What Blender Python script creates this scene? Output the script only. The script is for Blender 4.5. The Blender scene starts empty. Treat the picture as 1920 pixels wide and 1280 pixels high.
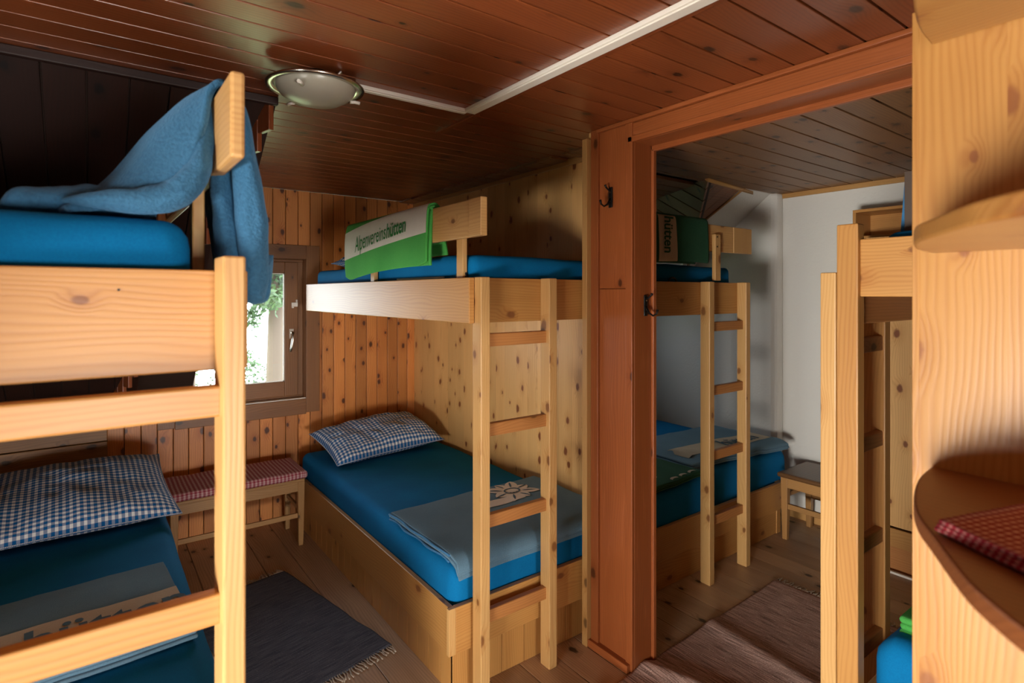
import bpy, math, random
from mathutils import Vector, Matrix, noise
R = random.Random(7)
D = bpy.data
SC = bpy.context.scene
COL = SC.collection

# ------------------------------------------------------------------ camera
F = 1057.0
cam = D.cameras.new('camera'); co = D.objects.new('camera', cam); COL.objects.link(co)
cam.sensor_width = 36; cam.lens = 36 * F / 1920
cam.shift_y = -(640 - 550) / 1920
cam.clip_start = 0.02
cam.dof.use_dof = True; cam.dof.focus_distance = 2.5; cam.dof.aperture_fstop = 3.5
PSI = math.atan2(787, F)
co.location = (0, 0, 1.6); co.rotation_euler = (math.pi / 2, 0, -PSI)
SC.camera = co
# ------------------------------------------------------------------ world, light, exposure
SC.view_settings.view_transform = 'Standard'; SC.view_settings.look = 'None'
SC.view_settings.gamma = 1; SC.view_settings.use_curve_mapping = False
SC.view_settings.exposure = 0.17
W = D.worlds.new('world'); SC.world = W; W.use_nodes = True
W.node_tree.nodes['Background'].inputs[0].default_value = (0.86, 0.95, 1.0, 1)
W.node_tree.nodes['Background'].inputs[1].default_value = 9.5

def area(name, loc, rot, sx, sy, power, color=(1, 1, 1), portal=False, spread=180):
    l = D.lights.new(name, 'AREA'); l.shape = 'RECTANGLE'; l.size = sx; l.size_y = sy
    l.energy = power; l.color = color; l.spread = math.radians(spread)
    o = D.objects.new(name, l); COL.objects.link(o); o.location = loc; o.rotation_euler = rot
    if portal: l.cycles.is_portal = True
    return o
WY0, WY1, WZ0, WZ1 = -0.60, 0.62, 0.12, 0.86          # low west window behind the camera
area('daylight_west_window', (-2.32, (WY0 + WY1) / 2, (WZ0 + WZ1) / 2), (0, -math.pi / 2, 0), WZ1 - WZ0, WY1 - WY0, 116, (1, .95, .87), spread=125)
area('south_fill_light', (.15, -3.72, .50), (math.pi / 2, 0, 0), 1.1, .8, 62, (1, .97, .92), spread=120)  # added fill light from the south, lifts the faces turned towards -Y
area('window_portal', (0.8, 4.26, 1.35), (-math.pi / 2, 0, 0), .62, .82, 1, portal=True)
area('window_portal', (3.0, 4.26, 1.2), (-math.pi / 2, 0, 0), .62, .82, 1, portal=True)

# ------------------------------------------------------------------ materials
def newmat(name):
    m = D.materials.new(name); m.use_nodes = True
    nt = m.node_tree; b = nt.nodes['Principled BSDF']
    return m, nt, b
def N(nt, t, **kw):
    n = nt.nodes.new(t)
    for k, v in kw.items(): setattr(n, k, v)
    return n
def math_(nt, op, a, b=None, clamp=False):
    n = N(nt, 'ShaderNodeMath', operation=op); n.use_clamp = clamp
    for i, x in enumerate((a, b)):
        if x is None: continue
        if isinstance(x, (int, float)): n.inputs[i].default_value = x
        else: nt.links.new(x, n.inputs[i])
    return n.outputs[0]
def mixc(nt, fac, a, b, mode='MIX'):
    n = N(nt, 'ShaderNodeMix', data_type='RGBA', blend_type=mode)
    for i, x in ((0, fac), (6, a), (7, b)):
        if isinstance(x, (int, float)): n.inputs[i].default_value = x
        elif isinstance(x, tuple): n.inputs[i].default_value = x + (1,)
        else: nt.links.new(x, n.inputs[i])
    return n.outputs[2]
def srgb(r, g, b):
    f = lambda c: (c / 255 / 12.92) if c / 255 <= .04045 else ((c / 255 + .055) / 1.055) ** 2.4
    return (f(r), f(g), f(b))
def smooth(nt, x, lo, hi):
    n = N(nt, 'ShaderNodeMapRange', interpolation_type='SMOOTHSTEP')
    nt.links.new(x, n.inputs[0]); n.inputs[1].default_value = lo; n.inputs[2].default_value = hi
    return n.outputs[0]

def wood(name, light, dark, knot=.5, knotcol=None, rough=.45, var=.25, grain=1.0, coat=0.0, spec=.5, wear=0.0, knotsize=1.0):
    m, nt, b = newmat(name); L = nt.links.new
    uv = N(nt, 'ShaderNodeUVMap', uv_map='UVMap')
    at = N(nt, 'ShaderNodeAttribute', attribute_name='rnd')
    sx = N(nt, 'ShaderNodeSeparateXYZ'); L(uv.outputs[0], sx.inputs[0])
    u, v = sx.outputs[0], sx.outputs[1]
    def vec(su, sv, w=None):
        c = N(nt, 'ShaderNodeCombineXYZ')
        L(math_(nt, 'MULTIPLY', u, su), c.inputs[0]); L(math_(nt, 'MULTIPLY', v, sv), c.inputs[1])
        return c.outputs[0]
    # knots
    vo = N(nt, 'ShaderNodeTexVoronoi', voronoi_dimensions='2D'); L(vec(5.2, 8.5), vo.inputs['Vector']); vo.inputs['Scale'].default_value = 1
    sep = N(nt, 'ShaderNodeSeparateColor'); L(vo.outputs['Color'], sep.inputs[0])
    on = math_(nt, 'GREATER_THAN', sep.outputs[0], 1 - knot)
    size = math_(nt, 'MULTIPLY', math_(nt, 'ADD', math_(nt, 'MULTIPLY', sep.outputs[1], .10), .055), knotsize)
    nk = N(nt, 'ShaderNodeTexNoise'); L(vec(40, 40), nk.inputs['Vector']); nk.inputs['Scale'].default_value = 1
    d = math_(nt, 'ADD', math_(nt, 'DIVIDE', vo.outputs['Distance'], size), math_(nt, 'MULTIPLY', math_(nt, 'SUBTRACT', nk.outputs[0], .5), .7))
    km = math_(nt, 'MULTIPLY', math_(nt, 'SUBTRACT', 1, smooth(nt, d, .55, 1.15)), on)
    halo = math_(nt, 'MULTIPLY', math_(nt, 'SUBTRACT', 1, smooth(nt, d, .8, 3.2)), on)
    # rings
    n1 = N(nt, 'ShaderNodeTexNoise'); L(vec(1.3, 5), n1.inputs['Vector']); n1.inputs['Scale'].default_value = 1; n1.inputs['Detail'].default_value = 2
    ph = math_(nt, 'ADD', math_(nt, 'MULTIPLY', v, 520 * grain), math_(nt, 'MULTIPLY', n1.outputs[0], 60))
    ph = math_(nt, 'ADD', ph, math_(nt, 'MULTIPLY', halo, 9))
    ring = math_(nt, 'ADD', math_(nt, 'MULTIPLY', math_(nt, 'SINE', ph), .5), .5)
    ring = math_(nt, 'POWER', ring, 1.8)
    n2 = N(nt, 'ShaderNodeTexNoise'); L(vec(3, 150), n2.inputs['Vector']); n2.inputs['Scale'].default_value = 1; n2.inputs['Detail'].default_value = 3
    n3 = N(nt, 'ShaderNodeTexNoise'); L(vec(1.1, 9), n3.inputs['Vector']); n3.inputs['Scale'].default_value = 1; n3.inputs['Detail'].default_value = 3
    fac = math_(nt, 'ADD', math_(nt, 'MULTIPLY', ring, .42), math_(nt, 'MULTIPLY', math_(nt, 'SUBTRACT', n2.outputs[0], .5), .55))
    fac = math_(nt, 'ADD', fac, math_(nt, 'MULTIPLY', math_(nt, 'SUBTRACT', n3.outputs[0], .42), 1.1), True)
    fac = math_(nt, 'ADD', fac, math_(nt, 'MULTIPLY', halo, .45), True)
    c = mixc(nt, fac, light, dark)
    rv = math_(nt, 'ADD', math_(nt, 'MULTIPLY', at.outputs['Fac'], var), 1 - var * .6)
    hs = N(nt, 'ShaderNodeHueSaturation'); L(c, hs.inputs['Color']); L(rv, hs.inputs['Value'])
    kc = knotcol or tuple(x * .28 for x in dark)
    c = mixc(nt, math_(nt, 'MULTIPLY', km, .93), hs.outputs[0], kc)
    if wear:
        nw = N(nt, 'ShaderNodeTexNoise'); L(vec(4, 30), nw.inputs['Vector']); nw.inputs['Scale'].default_value = 1; nw.inputs['Detail'].default_value = 6
        c = mixc(nt, math_(nt, 'MULTIPLY', smooth(nt, nw.outputs[0], .55, .75), wear), c, tuple(min(1, x * 1.7 + .02) for x in light))
    L(c, b.inputs['Base Color'])
    b.inputs['Roughness'].default_value = rough; b.inputs['Specular IOR Level'].default_value = spec
    b.inputs['Coat Weight'].default_value = coat; b.inputs['Coat Roughness'].default_value = .22
    bp = N(nt, 'ShaderNodeBump'); bp.inputs['Strength'].default_value = .12; bp.inputs['Distance'].default_value = .002
    L(math_(nt, 'SUBTRACT', 1, fac), bp.inputs['Height']); L(bp.outputs[0], b.inputs['Normal'])
    return m

def plain(name, col, rough=.5, metal=0, spec=.5):
    m, nt, b = newmat(name)
    b.inputs['Base Color'].default_value = col + (1,); b.inputs['Roughness'].default_value = rough
    b.inputs['Metallic'].default_value = metal; b.inputs['Specular IOR Level'].default_value = spec
    no = N(nt, 'ShaderNodeTexNoise'); no.inputs['Scale'].default_value = 60
    bp = N(nt, 'ShaderNodeBump'); bp.inputs['Strength'].default_value = .04
    nt.links.new(no.outputs[0], bp.inputs['Height']); nt.links.new(bp.outputs[0], b.inputs['Normal'])
    return m

def fabric(name, col, col2=None, scale=400, bump=.25, sheen=.3, rough=.9, fuzz=0, dist=.002):
    m, nt, b = newmat(name); L = nt.links.new
    tc = N(nt, 'ShaderNodeTexCoord')
    n = N(nt, 'ShaderNodeTexNoise'); L(tc.outputs['Object'], n.inputs['Vector']); n.inputs['Scale'].default_value = scale; n.inputs['Detail'].default_value = 3
    n2 = N(nt, 'ShaderNodeTexNoise'); L(tc.outputs['Object'], n2.inputs['Vector']); n2.inputs['Scale'].default_value = 5; n2.inputs['Detail'].default_value = 4
    f = math_(nt, 'ADD', math_(nt, 'MULTIPLY', n.outputs[0], .5), math_(nt, 'MULTIPLY', n2.outputs[0], .5))
    c = mixc(nt, smooth(nt, f, .35, .65), col, col2 or tuple(x * .78 for x in col))
    L(c, b.inputs['Base Color']); b.inputs['Roughness'].default_value = rough
    b.inputs['Specular IOR Level'].default_value = .15
    b.inputs['Sheen Weight'].default_value = sheen; b.inputs['Sheen Roughness'].default_value = .5
    b.inputs['Sheen Tint'].default_value = tuple(min(1, x * 2 + .1) for x in col) + (1,)
    bp = N(nt, 'ShaderNodeBump'); bp.inputs['Strength'].default_value = bump; bp.inputs['Distance'].default_value = dist
    L(n.outputs[0], bp.inputs['Height']); L(bp.outputs[0], b.inputs['Normal'])
    return m

def gingham(name, ca, cb, size=.012):
    m, nt, b = newmat(name); L = nt.links.new
    uv = N(nt, 'ShaderNodeUVMap', uv_map='UVMap'); sx = N(nt, 'ShaderNodeSeparateXYZ'); L(uv.outputs[0], sx.inputs[0])
    def st(x):
        s = math_(nt, 'SINE', math_(nt, 'MULTIPLY', x, math.pi / size))
        return smooth(nt, s, -.22, .02)
    f = math_(nt, 'MULTIPLY', math_(nt, 'ADD', st(sx.outputs[0]), st(sx.outputs[1])), .5)
    cr = N(nt, 'ShaderNodeValToRGB'); L(f, cr.inputs[0])
    cr.color_ramp.elements[0].color = ca + (1,); cr.color_ramp.elements[1].color = cb + (1,)
    e = cr.color_ramp.elements.new(.5); e.color = tuple(ca[i] * .3 + cb[i] * .7 for i in range(3)) + (1,)
    L(cr.outputs[0], b.inputs['Base Color']); b.inputs['Roughness'].default_value = .9; b.inputs['Specular IOR Level'].default_value = .15
    n = N(nt, 'ShaderNodeTexNoise'); n.inputs['Scale'].default_value = 90
    bp = N(nt, 'ShaderNodeBump'); bp.inputs['Strength'].default_value = .1; L(n.outputs[0], bp.inputs['Height']); L(bp.outputs[0], b.inputs['Normal'])
    return m

def rugmat(name, c1, c2, c3):
    m, nt, b = newmat(name); L = nt.links.new
    uv = N(nt, 'ShaderNodeUVMap', uv_map='UVMap'); mp = N(nt, 'ShaderNodeMapping'); L(uv.outputs[0], mp.inputs[0]); mp.inputs['Scale'].default_value = (190, 9, 1)
    n = N(nt, 'ShaderNodeTexNoise'); L(mp.outputs[0], n.inputs['Vector']); n.inputs['Scale'].default_value = 1; n.inputs['Detail'].default_value = 4
    mp2 = N(nt, 'ShaderNodeMapping'); L(uv.outputs[0], mp2.inputs[0]); mp2.inputs['Scale'].default_value = (90, 260, 1)
    n2 = N(nt, 'ShaderNodeTexNoise'); L(mp2.outputs[0], n2.inputs['Vector']); n2.inputs['Scale'].default_value = 1
    c = mixc(nt, smooth(nt, n.outputs[0], .35, .65), c1, c2)
    c = mixc(nt, smooth(nt, n2.outputs[0], .6, .75), c, c3)
    L(c, b.inputs['Base Color']); b.inputs['Roughness'].default_value = 1; b.inputs['Specular IOR Level'].default_value = .05
    h = math_(nt, 'ADD', n.outputs[0], n2.outputs[0])
    bp = N(nt, 'ShaderNodeBump'); bp.inputs['Strength'].default_value = .6; bp.inputs['Distance'].default_value = .004; L(h, bp.inputs['Height']); L(bp.outputs[0], b.inputs['Normal'])
    return m

def plaster(name, col):
    m, nt, b = newmat(name); L = nt.links.new
    tc = N(nt, 'ShaderNodeTexCoord'); n = N(nt, 'ShaderNodeTexNoise'); L(tc.outputs['Object'], n.inputs['Vector']); n.inputs['Scale'].default_value = 60; n.inputs['Detail'].default_value = 5
    b.inputs['Base Color'].default_value = col + (1,); b.inputs['Roughness'].default_value = .95; b.inputs['Specular IOR Level'].default_value = .1
    bp = N(nt, 'ShaderNodeBump'); bp.inputs['Strength'].default_value = .5; bp.inputs['Distance'].default_value = .004; L(n.outputs[0], bp.inputs['Height']); L(bp.outputs[0], b.inputs['Normal'])
    return m

M = {}
M['post'] = wood('pale_pine', (.62, .365, .135), (.48, .235, .07), knot=.38, knotcol=(.20, .075, .02), rough=.42, var=.12)
M['rail'] = wood('honey_pine', (.54, .27, .075), (.40, .165, .038), knot=.24, knotcol=(.2, .07, .02), rough=.42, var=.15)
M['rung'] = wood('amber_pine', (.46, .19, .055), (.32, .12, .028), knot=.05, rough=.42, var=.12)
M['panel'] = wood('knotty_pine', (.80, .47, .175), (.62, .31, .095), knot=.8, knotcol=(.2, .05, .012), rough=.45, var=.2)
M['nwall'] = wood('orange_pine', (.66, .25, .06), (.45, .13, .026), knot=.85, knotcol=(.06, .015, .005), rough=.4, var=.45)
M['kneewall'] = wood('brown_pine', (.30, .14, .045), (.17, .07, .02), knot=.4, rough=.5, var=.3)
M['ceil'] = wood('stained_ceiling', (.235, .06, .017), (.14, .032, .009), knot=.35, knotcol=(.025, .008, .004), rough=.33, var=.25, coat=.25)
M['ceil2'] = wood('brown_ceiling', (.25, .115, .045), (.14, .055, .02), knot=.6, knotcol=(.03, .01, .005), rough=.42, var=.3)
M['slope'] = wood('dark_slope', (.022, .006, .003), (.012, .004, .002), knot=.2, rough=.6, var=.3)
M['slope2'] = wood('wood_slope', (.22, .085, .028), (.13, .045, .015), knot=.3, rough=.5, var=.3)
M['frame'] = wood('red_brown_frame', (.30, .083, .022), (.215, .054, .013), knot=.06, rough=.38, var=.15, wear=.25)
M['casing'] = wood('window_casing', (.24, .10, .032), (.15, .055, .017), knot=.2, rough=.42, var=.2)
M['floor'] = wood('floor_boards', (.56, .37, .22), (.30, .185, .10), knot=.35, knotcol=(.02, .009, .004), rough=.42, var=.45, wear=.12)
M['shelf'] = wood('shelf_pine', (.42, .205, .052), (.32, .13, .028), knot=.5, knotcol=(.22, .075, .02), rough=.4, var=.16, knotsize=1.2)
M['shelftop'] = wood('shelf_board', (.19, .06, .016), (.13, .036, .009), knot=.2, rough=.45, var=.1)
M['stool'] = wood('stool_wood', (.42, .22, .075), (.30, .14, .04), knot=.05, rough=.4)
M['stooltop'] = wood('stool_top_wood', (.17, .08, .03), (.10, .045, .016), knot=.05, rough=.35)
M['dark'] = wood('dark_gap', (.03, .012, .006), (.015, .006, .003), knot=0, rough=.8)
M['trim'] = wood('yellow_trim', (.50, .27, .09), (.38, .18, .05), knot=.1, rough=.45)
M['sheet'] = fabric('blue_sheet', (.001, .16, .39), (.001, .13, .33), scale=260, bump=.12, sheen=0)
M['fleece'] = fabric('blue_fleece', (.045, .15, .27), (.028, .105, .20), scale=170, bump=.9, sheen=.5, dist=.004)
M['greyblue'] = fabric('grey_blue_wool', (.12, .22, .30), (.09, .17, .24), scale=320, bump=.4, sheen=.3)
M['bluehem'] = fabric('blue_hem', (.05, .17, .33), scale=320, bump=.4)
M['cream'] = fabric('cream_wool', (.50, .43, .33), (.42, .36, .27), scale=320, bump=.3)
M['white'] = fabric('white_wool', (.72, .68, .60), (.62, .58, .5), scale=320, bump=.3)
M['green'] = fabric('green_fleece', (.07, .36, .07), (.05, .29, .055), scale=300, bump=.4)
M['dkgreen'] = fabric('bottle_green_wool', (.018, .085, .04), (.012, .06, .03), scale=300, bump=.4)
M['dktext'] = fabric('grey_blue_print', (.07, .13, .18), scale=300, bump=.2)
M['grtext'] = fabric('green_print', (.02, .16, .03), scale=300, bump=.2)
M['gblue'] = gingham('blue_gingham', (.78, .80, .80), (.006, .10, .30), .0125)
M['gred'] = gingham('red_gingham', (.66, .50, .48), (.27, .035, .055), .0065)
M['gredb'] = gingham('dark_red_gingham', (.50, .30, .26), (.20, .012, .02), .0065)
M['rug1'] = rugmat('blue_grey_rug', (.13, .145, .18), (.07, .08, .11), (.24, .24, .26))
M['rug2'] = rugmat('brown_rug', (.62, .42, .35), (.24, .15, .125), (.80, .68, .60))
M['fringe'] = fabric('fringe_thread', (.62, .53, .42), scale=200)
M['plaster'] = plaster('white_plaster', (.70, .685, .64))
M['duct'] = plain('white_plastic', (.78, .74, .66), .4)
M['iron'] = plain('black_iron', (.015, .014, .013), .35, .6)
M['chrome'] = plain('brushed_metal', (.55, .52, .46), .22, 1)
M['frost'] = plain('frosted_glass', (.36, .34, .27), .3)
M['black'] = plain('black_webbing', (.006, .007, .012), .5)
M['book'] = plain('brown_cover', (.07, .045, .03), .5)
M['leaf'] = plain('leaf', (.035, .075, .018), .6)
M['bark'] = plain('bark', (.1, .07, .05), .9)
M['grass'] = plain('meadow', (.35, .45, .2), .9)
M['handle'] = plain('aluminium', (.7, .68, .62), .3, 1)
m, nt, b = newmat('window_glass'); nt.nodes.remove(b)
tr = N(nt, 'ShaderNodeBsdfTransparent'); gl = N(nt, 'ShaderNodeBsdfGlossy'); gl.inputs['Roughness'].default_value = .02
fr = N(nt, 'ShaderNodeFresnel'); mx = N(nt, 'ShaderNodeMixShader')
nt.links.new(fr.outputs[0], mx.inputs[0]); nt.links.new(tr.outputs[0], mx.inputs[1]); nt.links.new(gl.outputs[0], mx.inputs[2])
nt.links.new(mx.outputs[0], nt.nodes['Material Output'].inputs[0]); M['glass'] = m

# ------------------------------------------------------------------ mesh helpers
class MB:
    def __init__(s): s.v = []; s.f = []; s.uv = []; s.r = []; s.sm = []
    def face(s, idx, uvs, r, smooth=False):
        s.f.append(idx); s.uv.append(uvs); s.r.append(r); s.sm.append(smooth)
    def box(s, x0, x1, y0, y1, z0, z1, g=None, mat=None):
        if x0 > x1: x0, x1 = x1, x0
        if y0 > y1: y0, y1 = y1, y0
        d = (x1 - x0, y1 - y0, z1 - z0)
        g = d.index(max(d)) if g is None else g
        base = len(s.v); ou, ov, r = R.random() * 50, R.random() * 50, R.random()
        P = [(x, y, z) for z in (z0, z1) for y in (y0, y1) for x in (x0, x1)]
        for p in P: s.v.append(mat @ Vector(p) if mat else Vector(p))
        for ax, idx in ((0, (0, 4, 6, 2)), (0, (1, 3, 7, 5)), (1, (0, 1, 5, 4)), (1, (2, 6, 7, 3)), (2, (0, 2, 3, 1)), (2, (4, 5, 7, 6))):
            oth = [a for a in (0, 1, 2) if a != ax]
            if g in oth:
                o2 = [a for a in oth if a != g][0]
                uvs = [(P[i][g] + ou, P[i][o2] + ov + ax * .37) for i in idx]
            else:
                uvs = [(P[i][oth[0]] * .25 + ou, P[i][oth[1]] + ov) for i in idx]
            s.face([base + i for i in idx], uvs, r)
        return s
    def grid(s, nu, nv, fn, uvf=None, r=None, close_u=False, smooth=True, flip=False):
        base = len(s.v); r = R.random() if r is None else r
        for i in range(nu + (0 if close_u else 1)):
            for j in range(nv + 1): s.v.append(Vector(fn(i / nu, j / nv)))
        n = nu if close_u else nu + 1
        for i in range(nu):
            for j in range(nv):
                a = base + i * (nv + 1) + j; b_ = base + ((i + 1) % n) * (nv + 1) + j
                idx = [a, b_, b_ + 1, a + 1]; st = [(i / nu, j / nv), ((i + 1) / nu, j / nv), ((i + 1) / nu, (j + 1) / nv), (i / nu, (j + 1) / nv)]
                uvs = [uvf(*q) if uvf else q for q in st]
                if flip: idx.reverse(); uvs.reverse()
                s.face(idx, uvs, r, smooth)
        return s
    def poly(s, pts, uvs=None, r=None):
        base = len(s.v); r = R.random() if r is None else r
        for p in pts: s.v.append(Vector(p))
        s.face(list(range(base, base + len(pts))), uvs or [(p[0], p[1]) for p in pts], r)
        return s
    def prism(s, pts, axis, a0, a1, g=2):
        """pts 2D outline in the two other axes; extruded along axis from a0 to a1"""
        base = len(s.v); n = len(pts); r = R.random(); ou, ov = R.random() * 50, R.random() * 50
        def mk(p, a):
            q = [p[0], p[1]]; q.insert(axis, a); return Vector(q)
        for a in (a0, a1):
            for p in pts: s.v.append(mk(p, a))
        def uvp(i):
            q = s.v[base + i]; o = [k for k in (0, 1, 2) if k != g]
            return (q[g] + ou, q[o[0]] + q[o[1]] + ov)
        s.face([base + i for i in reversed(range(n))], [uvp(i) for i in reversed(range(n))], r)
        s.face([base + n + i for i in range(n)], [uvp(n + i) for i in range(n)], r)
        for i in range(n):
            j = (i + 1) % n; q = (i, j, n + j, n + i)
            s.face([base + k for k in q], [uvp(k) for k in q], r)
        return s
    def tube(s, pts, rad, seg=8, caps=True):
        pts = [Vector(p) for p in pts]; n = len(pts)
        rads = rad if isinstance(rad, (list, tuple)) else [rad] * n
        base = len(s.v); r = R.random(); up = Vector((0, 0, 1))
        for i, p in enumerate(pts):
            t = (pts[min(i + 1, n - 1)] - pts[max(i - 1, 0)]).normalized()
            a = t.cross(up if abs(t.z) < .95 else Vector((1, 0, 0))).normalized(); b_ = t.cross(a)
            for k in range(seg):
                an = 2 * math.pi * k / seg; s.v.append(p + (a * math.cos(an) + b_ * math.sin(an)) * rads[i])
        for i in range(n - 1):
            for k in range(seg):
                q = (i * seg + k, i * seg + (k + 1) % seg, (i + 1) * seg + (k + 1) % seg, (i + 1) * seg + k)
                s.face([base + x for x in q], [(i * .1, k * .01), (i * .1, k * .01 + .01), (i * .1 + .1, k * .01 + .01), (i * .1 + .1, k * .01)], r, True)
        if caps:
            for o in (0, (n - 1) * seg):
                idx = [base + o + k for k in range(seg)]
                if o == 0: idx.reverse()
                s.face(idx, [(0, 0)] * seg, r)
        return s
    def lathe(s, prof, c, seg=40):
        return s.grid(seg, len(prof) - 1, lambda a, t: (c[0] + prof[round(t * (len(prof) - 1))][0] * math.cos(2 * math.pi * a), c[1] + prof[round(t * (len(prof) - 1))][0] * math.sin(2 * math.pi * a), c[2] + prof[round(t * (len(prof) - 1))][1]), close_u=True)
    def soft(s, x0, x1, y0, y1, z0, z1, rad, n=(24, 40, 6), fn=None):
        """rounded box with evenly spaced vertices on each face"""
        c = Vector(((x0 + x1) / 2, (y0 + y1) / 2, (z0 + z1) / 2)); h = Vector(((x1 - x0) / 2, (y1 - y0) / 2, (z1 - z0) / 2))
        rd = rad if isinstance(rad, (tuple, list)) else (rad,) * 3
        def pt(p):
            q = Vector([c[i] + p[i] * h[i] for i in range(3)]); inner = Vector([max(c[i] - h[i] + rd[i], min(c[i] + h[i] - rd[i], q[i])) for i in range(3)])
            d = Vector([(q[i] - inner[i]) / rd[i] for i in range(3)])
            if d.length > 1e-6:
                k = max(abs(x) for x in d); l = d.length; d = d * (k / l)
            o = Vector([inner[i] + d[i] * rd[i] for i in range(3)])
            return fn(o) if fn else o
        def sp(t, ax):
            # concentrate samples at rounded ends
            return -1 + 2 * t
        def edge(t, ax):
            f = min(.45, rd[ax] / (2 * h[ax])); m = .22
            if t < m: return -1 + 2 * f * (t / m)
            if t > 1 - m: return 1 - 2 * f * ((1 - t) / m)
            return -1 + 2 * (f + (1 - 2 * f) * (t - m) / (1 - 2 * m))
        for ax in (0, 1, 2):
            a, b_ = [i for i in (0, 1, 2) if i != ax]
            for sg in (-1, 1):
                def f(uu, vv, ax=ax, a=a, b_=b_, sg=sg):
                    p = [0, 0, 0]; p[ax] = sg; p[a] = edge(uu, a); p[b_] = edge(vv, b_); return pt(p)
                fl = (sg < 0) != (ax == 1)
                s.grid(n[a], n[b_], f, uvf=lambda q, w, a=a, b_=b_: (q * h[a] * 2, w * h[b_] * 2), flip=fl)
        return s
    def build(s, name, mat, parent=None, origin=None, bevel=0, solid=0, weld=False, subd=0):
        me = D.meshes.new(name); o0 = Vector(origin) if origin else (Vector(parent['_o']) if parent is not None and '_o' in parent else Vector((0, 0, 0)))
        me.from_pydata([tuple(v - o0) for v in s.v], [], s.f)
        uvl = me.uv_layers.new(name='UVMap'); k = 0
        for u in s.uv:
            for q in u: uvl.data[k].uv = q; k += 1
        at = me.attributes.new('rnd', 'FLOAT', 'FACE')
        for i, r in enumerate(s.r): at.data[i].value = r
        for i, q in enumerate(s.sm): me.polygons[i].use_smooth = q
        me.materials.append(mat if not isinstance(mat, str) else M[mat])
        me.validate()
        ob = D.objects.new(name, me); COL.objects.link(ob)
        if origin and parent is None: ob.location = o0
        if parent is not None: ob.parent = parent
        if weld: q = ob.modifiers.new('weld', 'WELD'); q.merge_threshold = .0004
        if solid: q = ob.modifiers.new('solid', 'SOLIDIFY'); q.thickness = solid; q.offset = 0
        if subd: q = ob.modifiers.new('sub', 'SUBSURF'); q.levels = subd; q.render_levels = subd
        if bevel: q = ob.modifiers.new('bevel', 'BEVEL'); q.width = bevel; q.segments = 2; q.limit_method = 'ANGLE'
        return ob
def thing(name, label, cat, loc, group=None):
    o = D.objects.new(name, None); COL.objects.link(o); o.location = loc; o['_o'] = tuple(loc)
    o.empty_display_size = .1
    return tag(o, label, cat, group)
def tag(o, label, cat, group=None, kind=None):
    o['label'] = label; o['category'] = cat
    if group: o['group'] = group
    if kind: o['kind'] = kind
    return o
def struct(o): o['kind'] = 'structure'; return o
def sub(parent, root):   # a part that itself has sub-parts: pass on the base point
    parent['_o'] = tuple(root['_o']); return parent
def text_shapes(body, size, sx=1.0, offset=0.0, shear=0.0):
    cu = D.curves.new('lettering', 'FONT'); cu.body = body; cu.size = size; cu.offset = offset; cu.shear = shear; cu.resolution_u = 3
    ob = D.objects.new('lettering', cu); COL.objects.link(ob)
    bpy.context.view_layer.update()
    me = ob.evaluated_get(bpy.context.evaluated_depsgraph_get()).to_mesh()
    vs = [(v.co.x * sx, v.co.y) for v in me.vertices]; fs = [list(p.vertices) for p in me.polygons]
    ob.evaluated_get(bpy.context.evaluated_depsgraph_get()).to_mesh_clear()
    D.objects.remove(ob); D.curves.remove(cu)
    return vs, fs
def add_text(mb, shapes, fn):
    vs, fs = shapes; base = len(mb.v)
    for x, y in vs: mb.v.append(Vector(fn(x, y)))
    for f in fs: mb.face([base + i for i in f], [vs[i] for i in f], .5)
def lerp(a, b, t): return a + (b - a) * t
def spline(pts, t):
    n = len(pts) - 1; x = min(max(t, 0), .99999) * n; i = int(x); f = x - i
    p0, p1, p2, p3 = pts[max(i - 1, 0)], pts[i], pts[i + 1], pts[min(i + 2, n)]
    return tuple(.5 * (2 * p1[k] + (p2[k] - p0[k]) * f + (2 * p0[k] - 5 * p1[k] + 4 * p2[k] - p3[k]) * f * f + (3 * p1[k] - p0[k] - 3 * p2[k] + p3[k]) * f ** 3) for k in range(len(p1)))
def nz(x, y, z=0): return noise.noise(Vector((x, y, z)))

# ================================================================== THE SETTING
ZC = 2.335; YN = 4.15; XE = 4.04; XW = -2.2; YS = -3.6; XP = 2.10
# floor boards along Y
mb = MB(); x = XW
while x < XE + .1:
    w = R.choice((.14, .16, .18)); mb.box(x + .0015, x + w - .0015, YS, YN + .1, -.03, 0, g=1); x += w
mb.box(XW - .2, XE + .3, YS - .2, YN + .3, -.08, -.031)
struct(mb.build('floor', 'floor', bevel=.002))
# ceiling: boards along X, room one (dormer part narrows on the west side)
def cheekx(y): return .55 - max(0, y - 2.24) * .235
mb = MB(); y = YS; k = 0
while y < YN:
    w = .105; y1 = min(y + w, YN)
    if not (1.87 < y + w / 2 < 1.9):
        if y + w / 2 < 2.24: mb.box(XW, 1.82 if y < 1.75 else 2.1, y + .0035, y1 - .0035, ZC, ZC + .02, g=0)
        else: mb.box(cheekx(y) - .04, 2.1, y + .0035, y1 - .0035, ZC, ZC + .02, g=0)
    y += w
struct(mb.build('ceiling', 'ceil', bevel=.0015))
# room two ceiling
mb = MB(); y = YS
while y < 2.2:
    w = .128; mb.box(1.97, XE, y + .004, min(y + w, 2.2) - .005, ZC - .012, ZC + .01, g=0); y += w
while y < YN:
    mb.box(1.97 if y > 1.8 else 1.97, 3.9, y + .004, y + w - .004, ZC - .012, ZC + .01, g=0); y += w
struct(mb.build('ceiling', 'ceil2', bevel=.0015))
struct(MB().box(XW - .2, XE + .3, YS - .2, YN + .3, ZC + .021, ZC + .06).build('ceiling', 'dark'))
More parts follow.
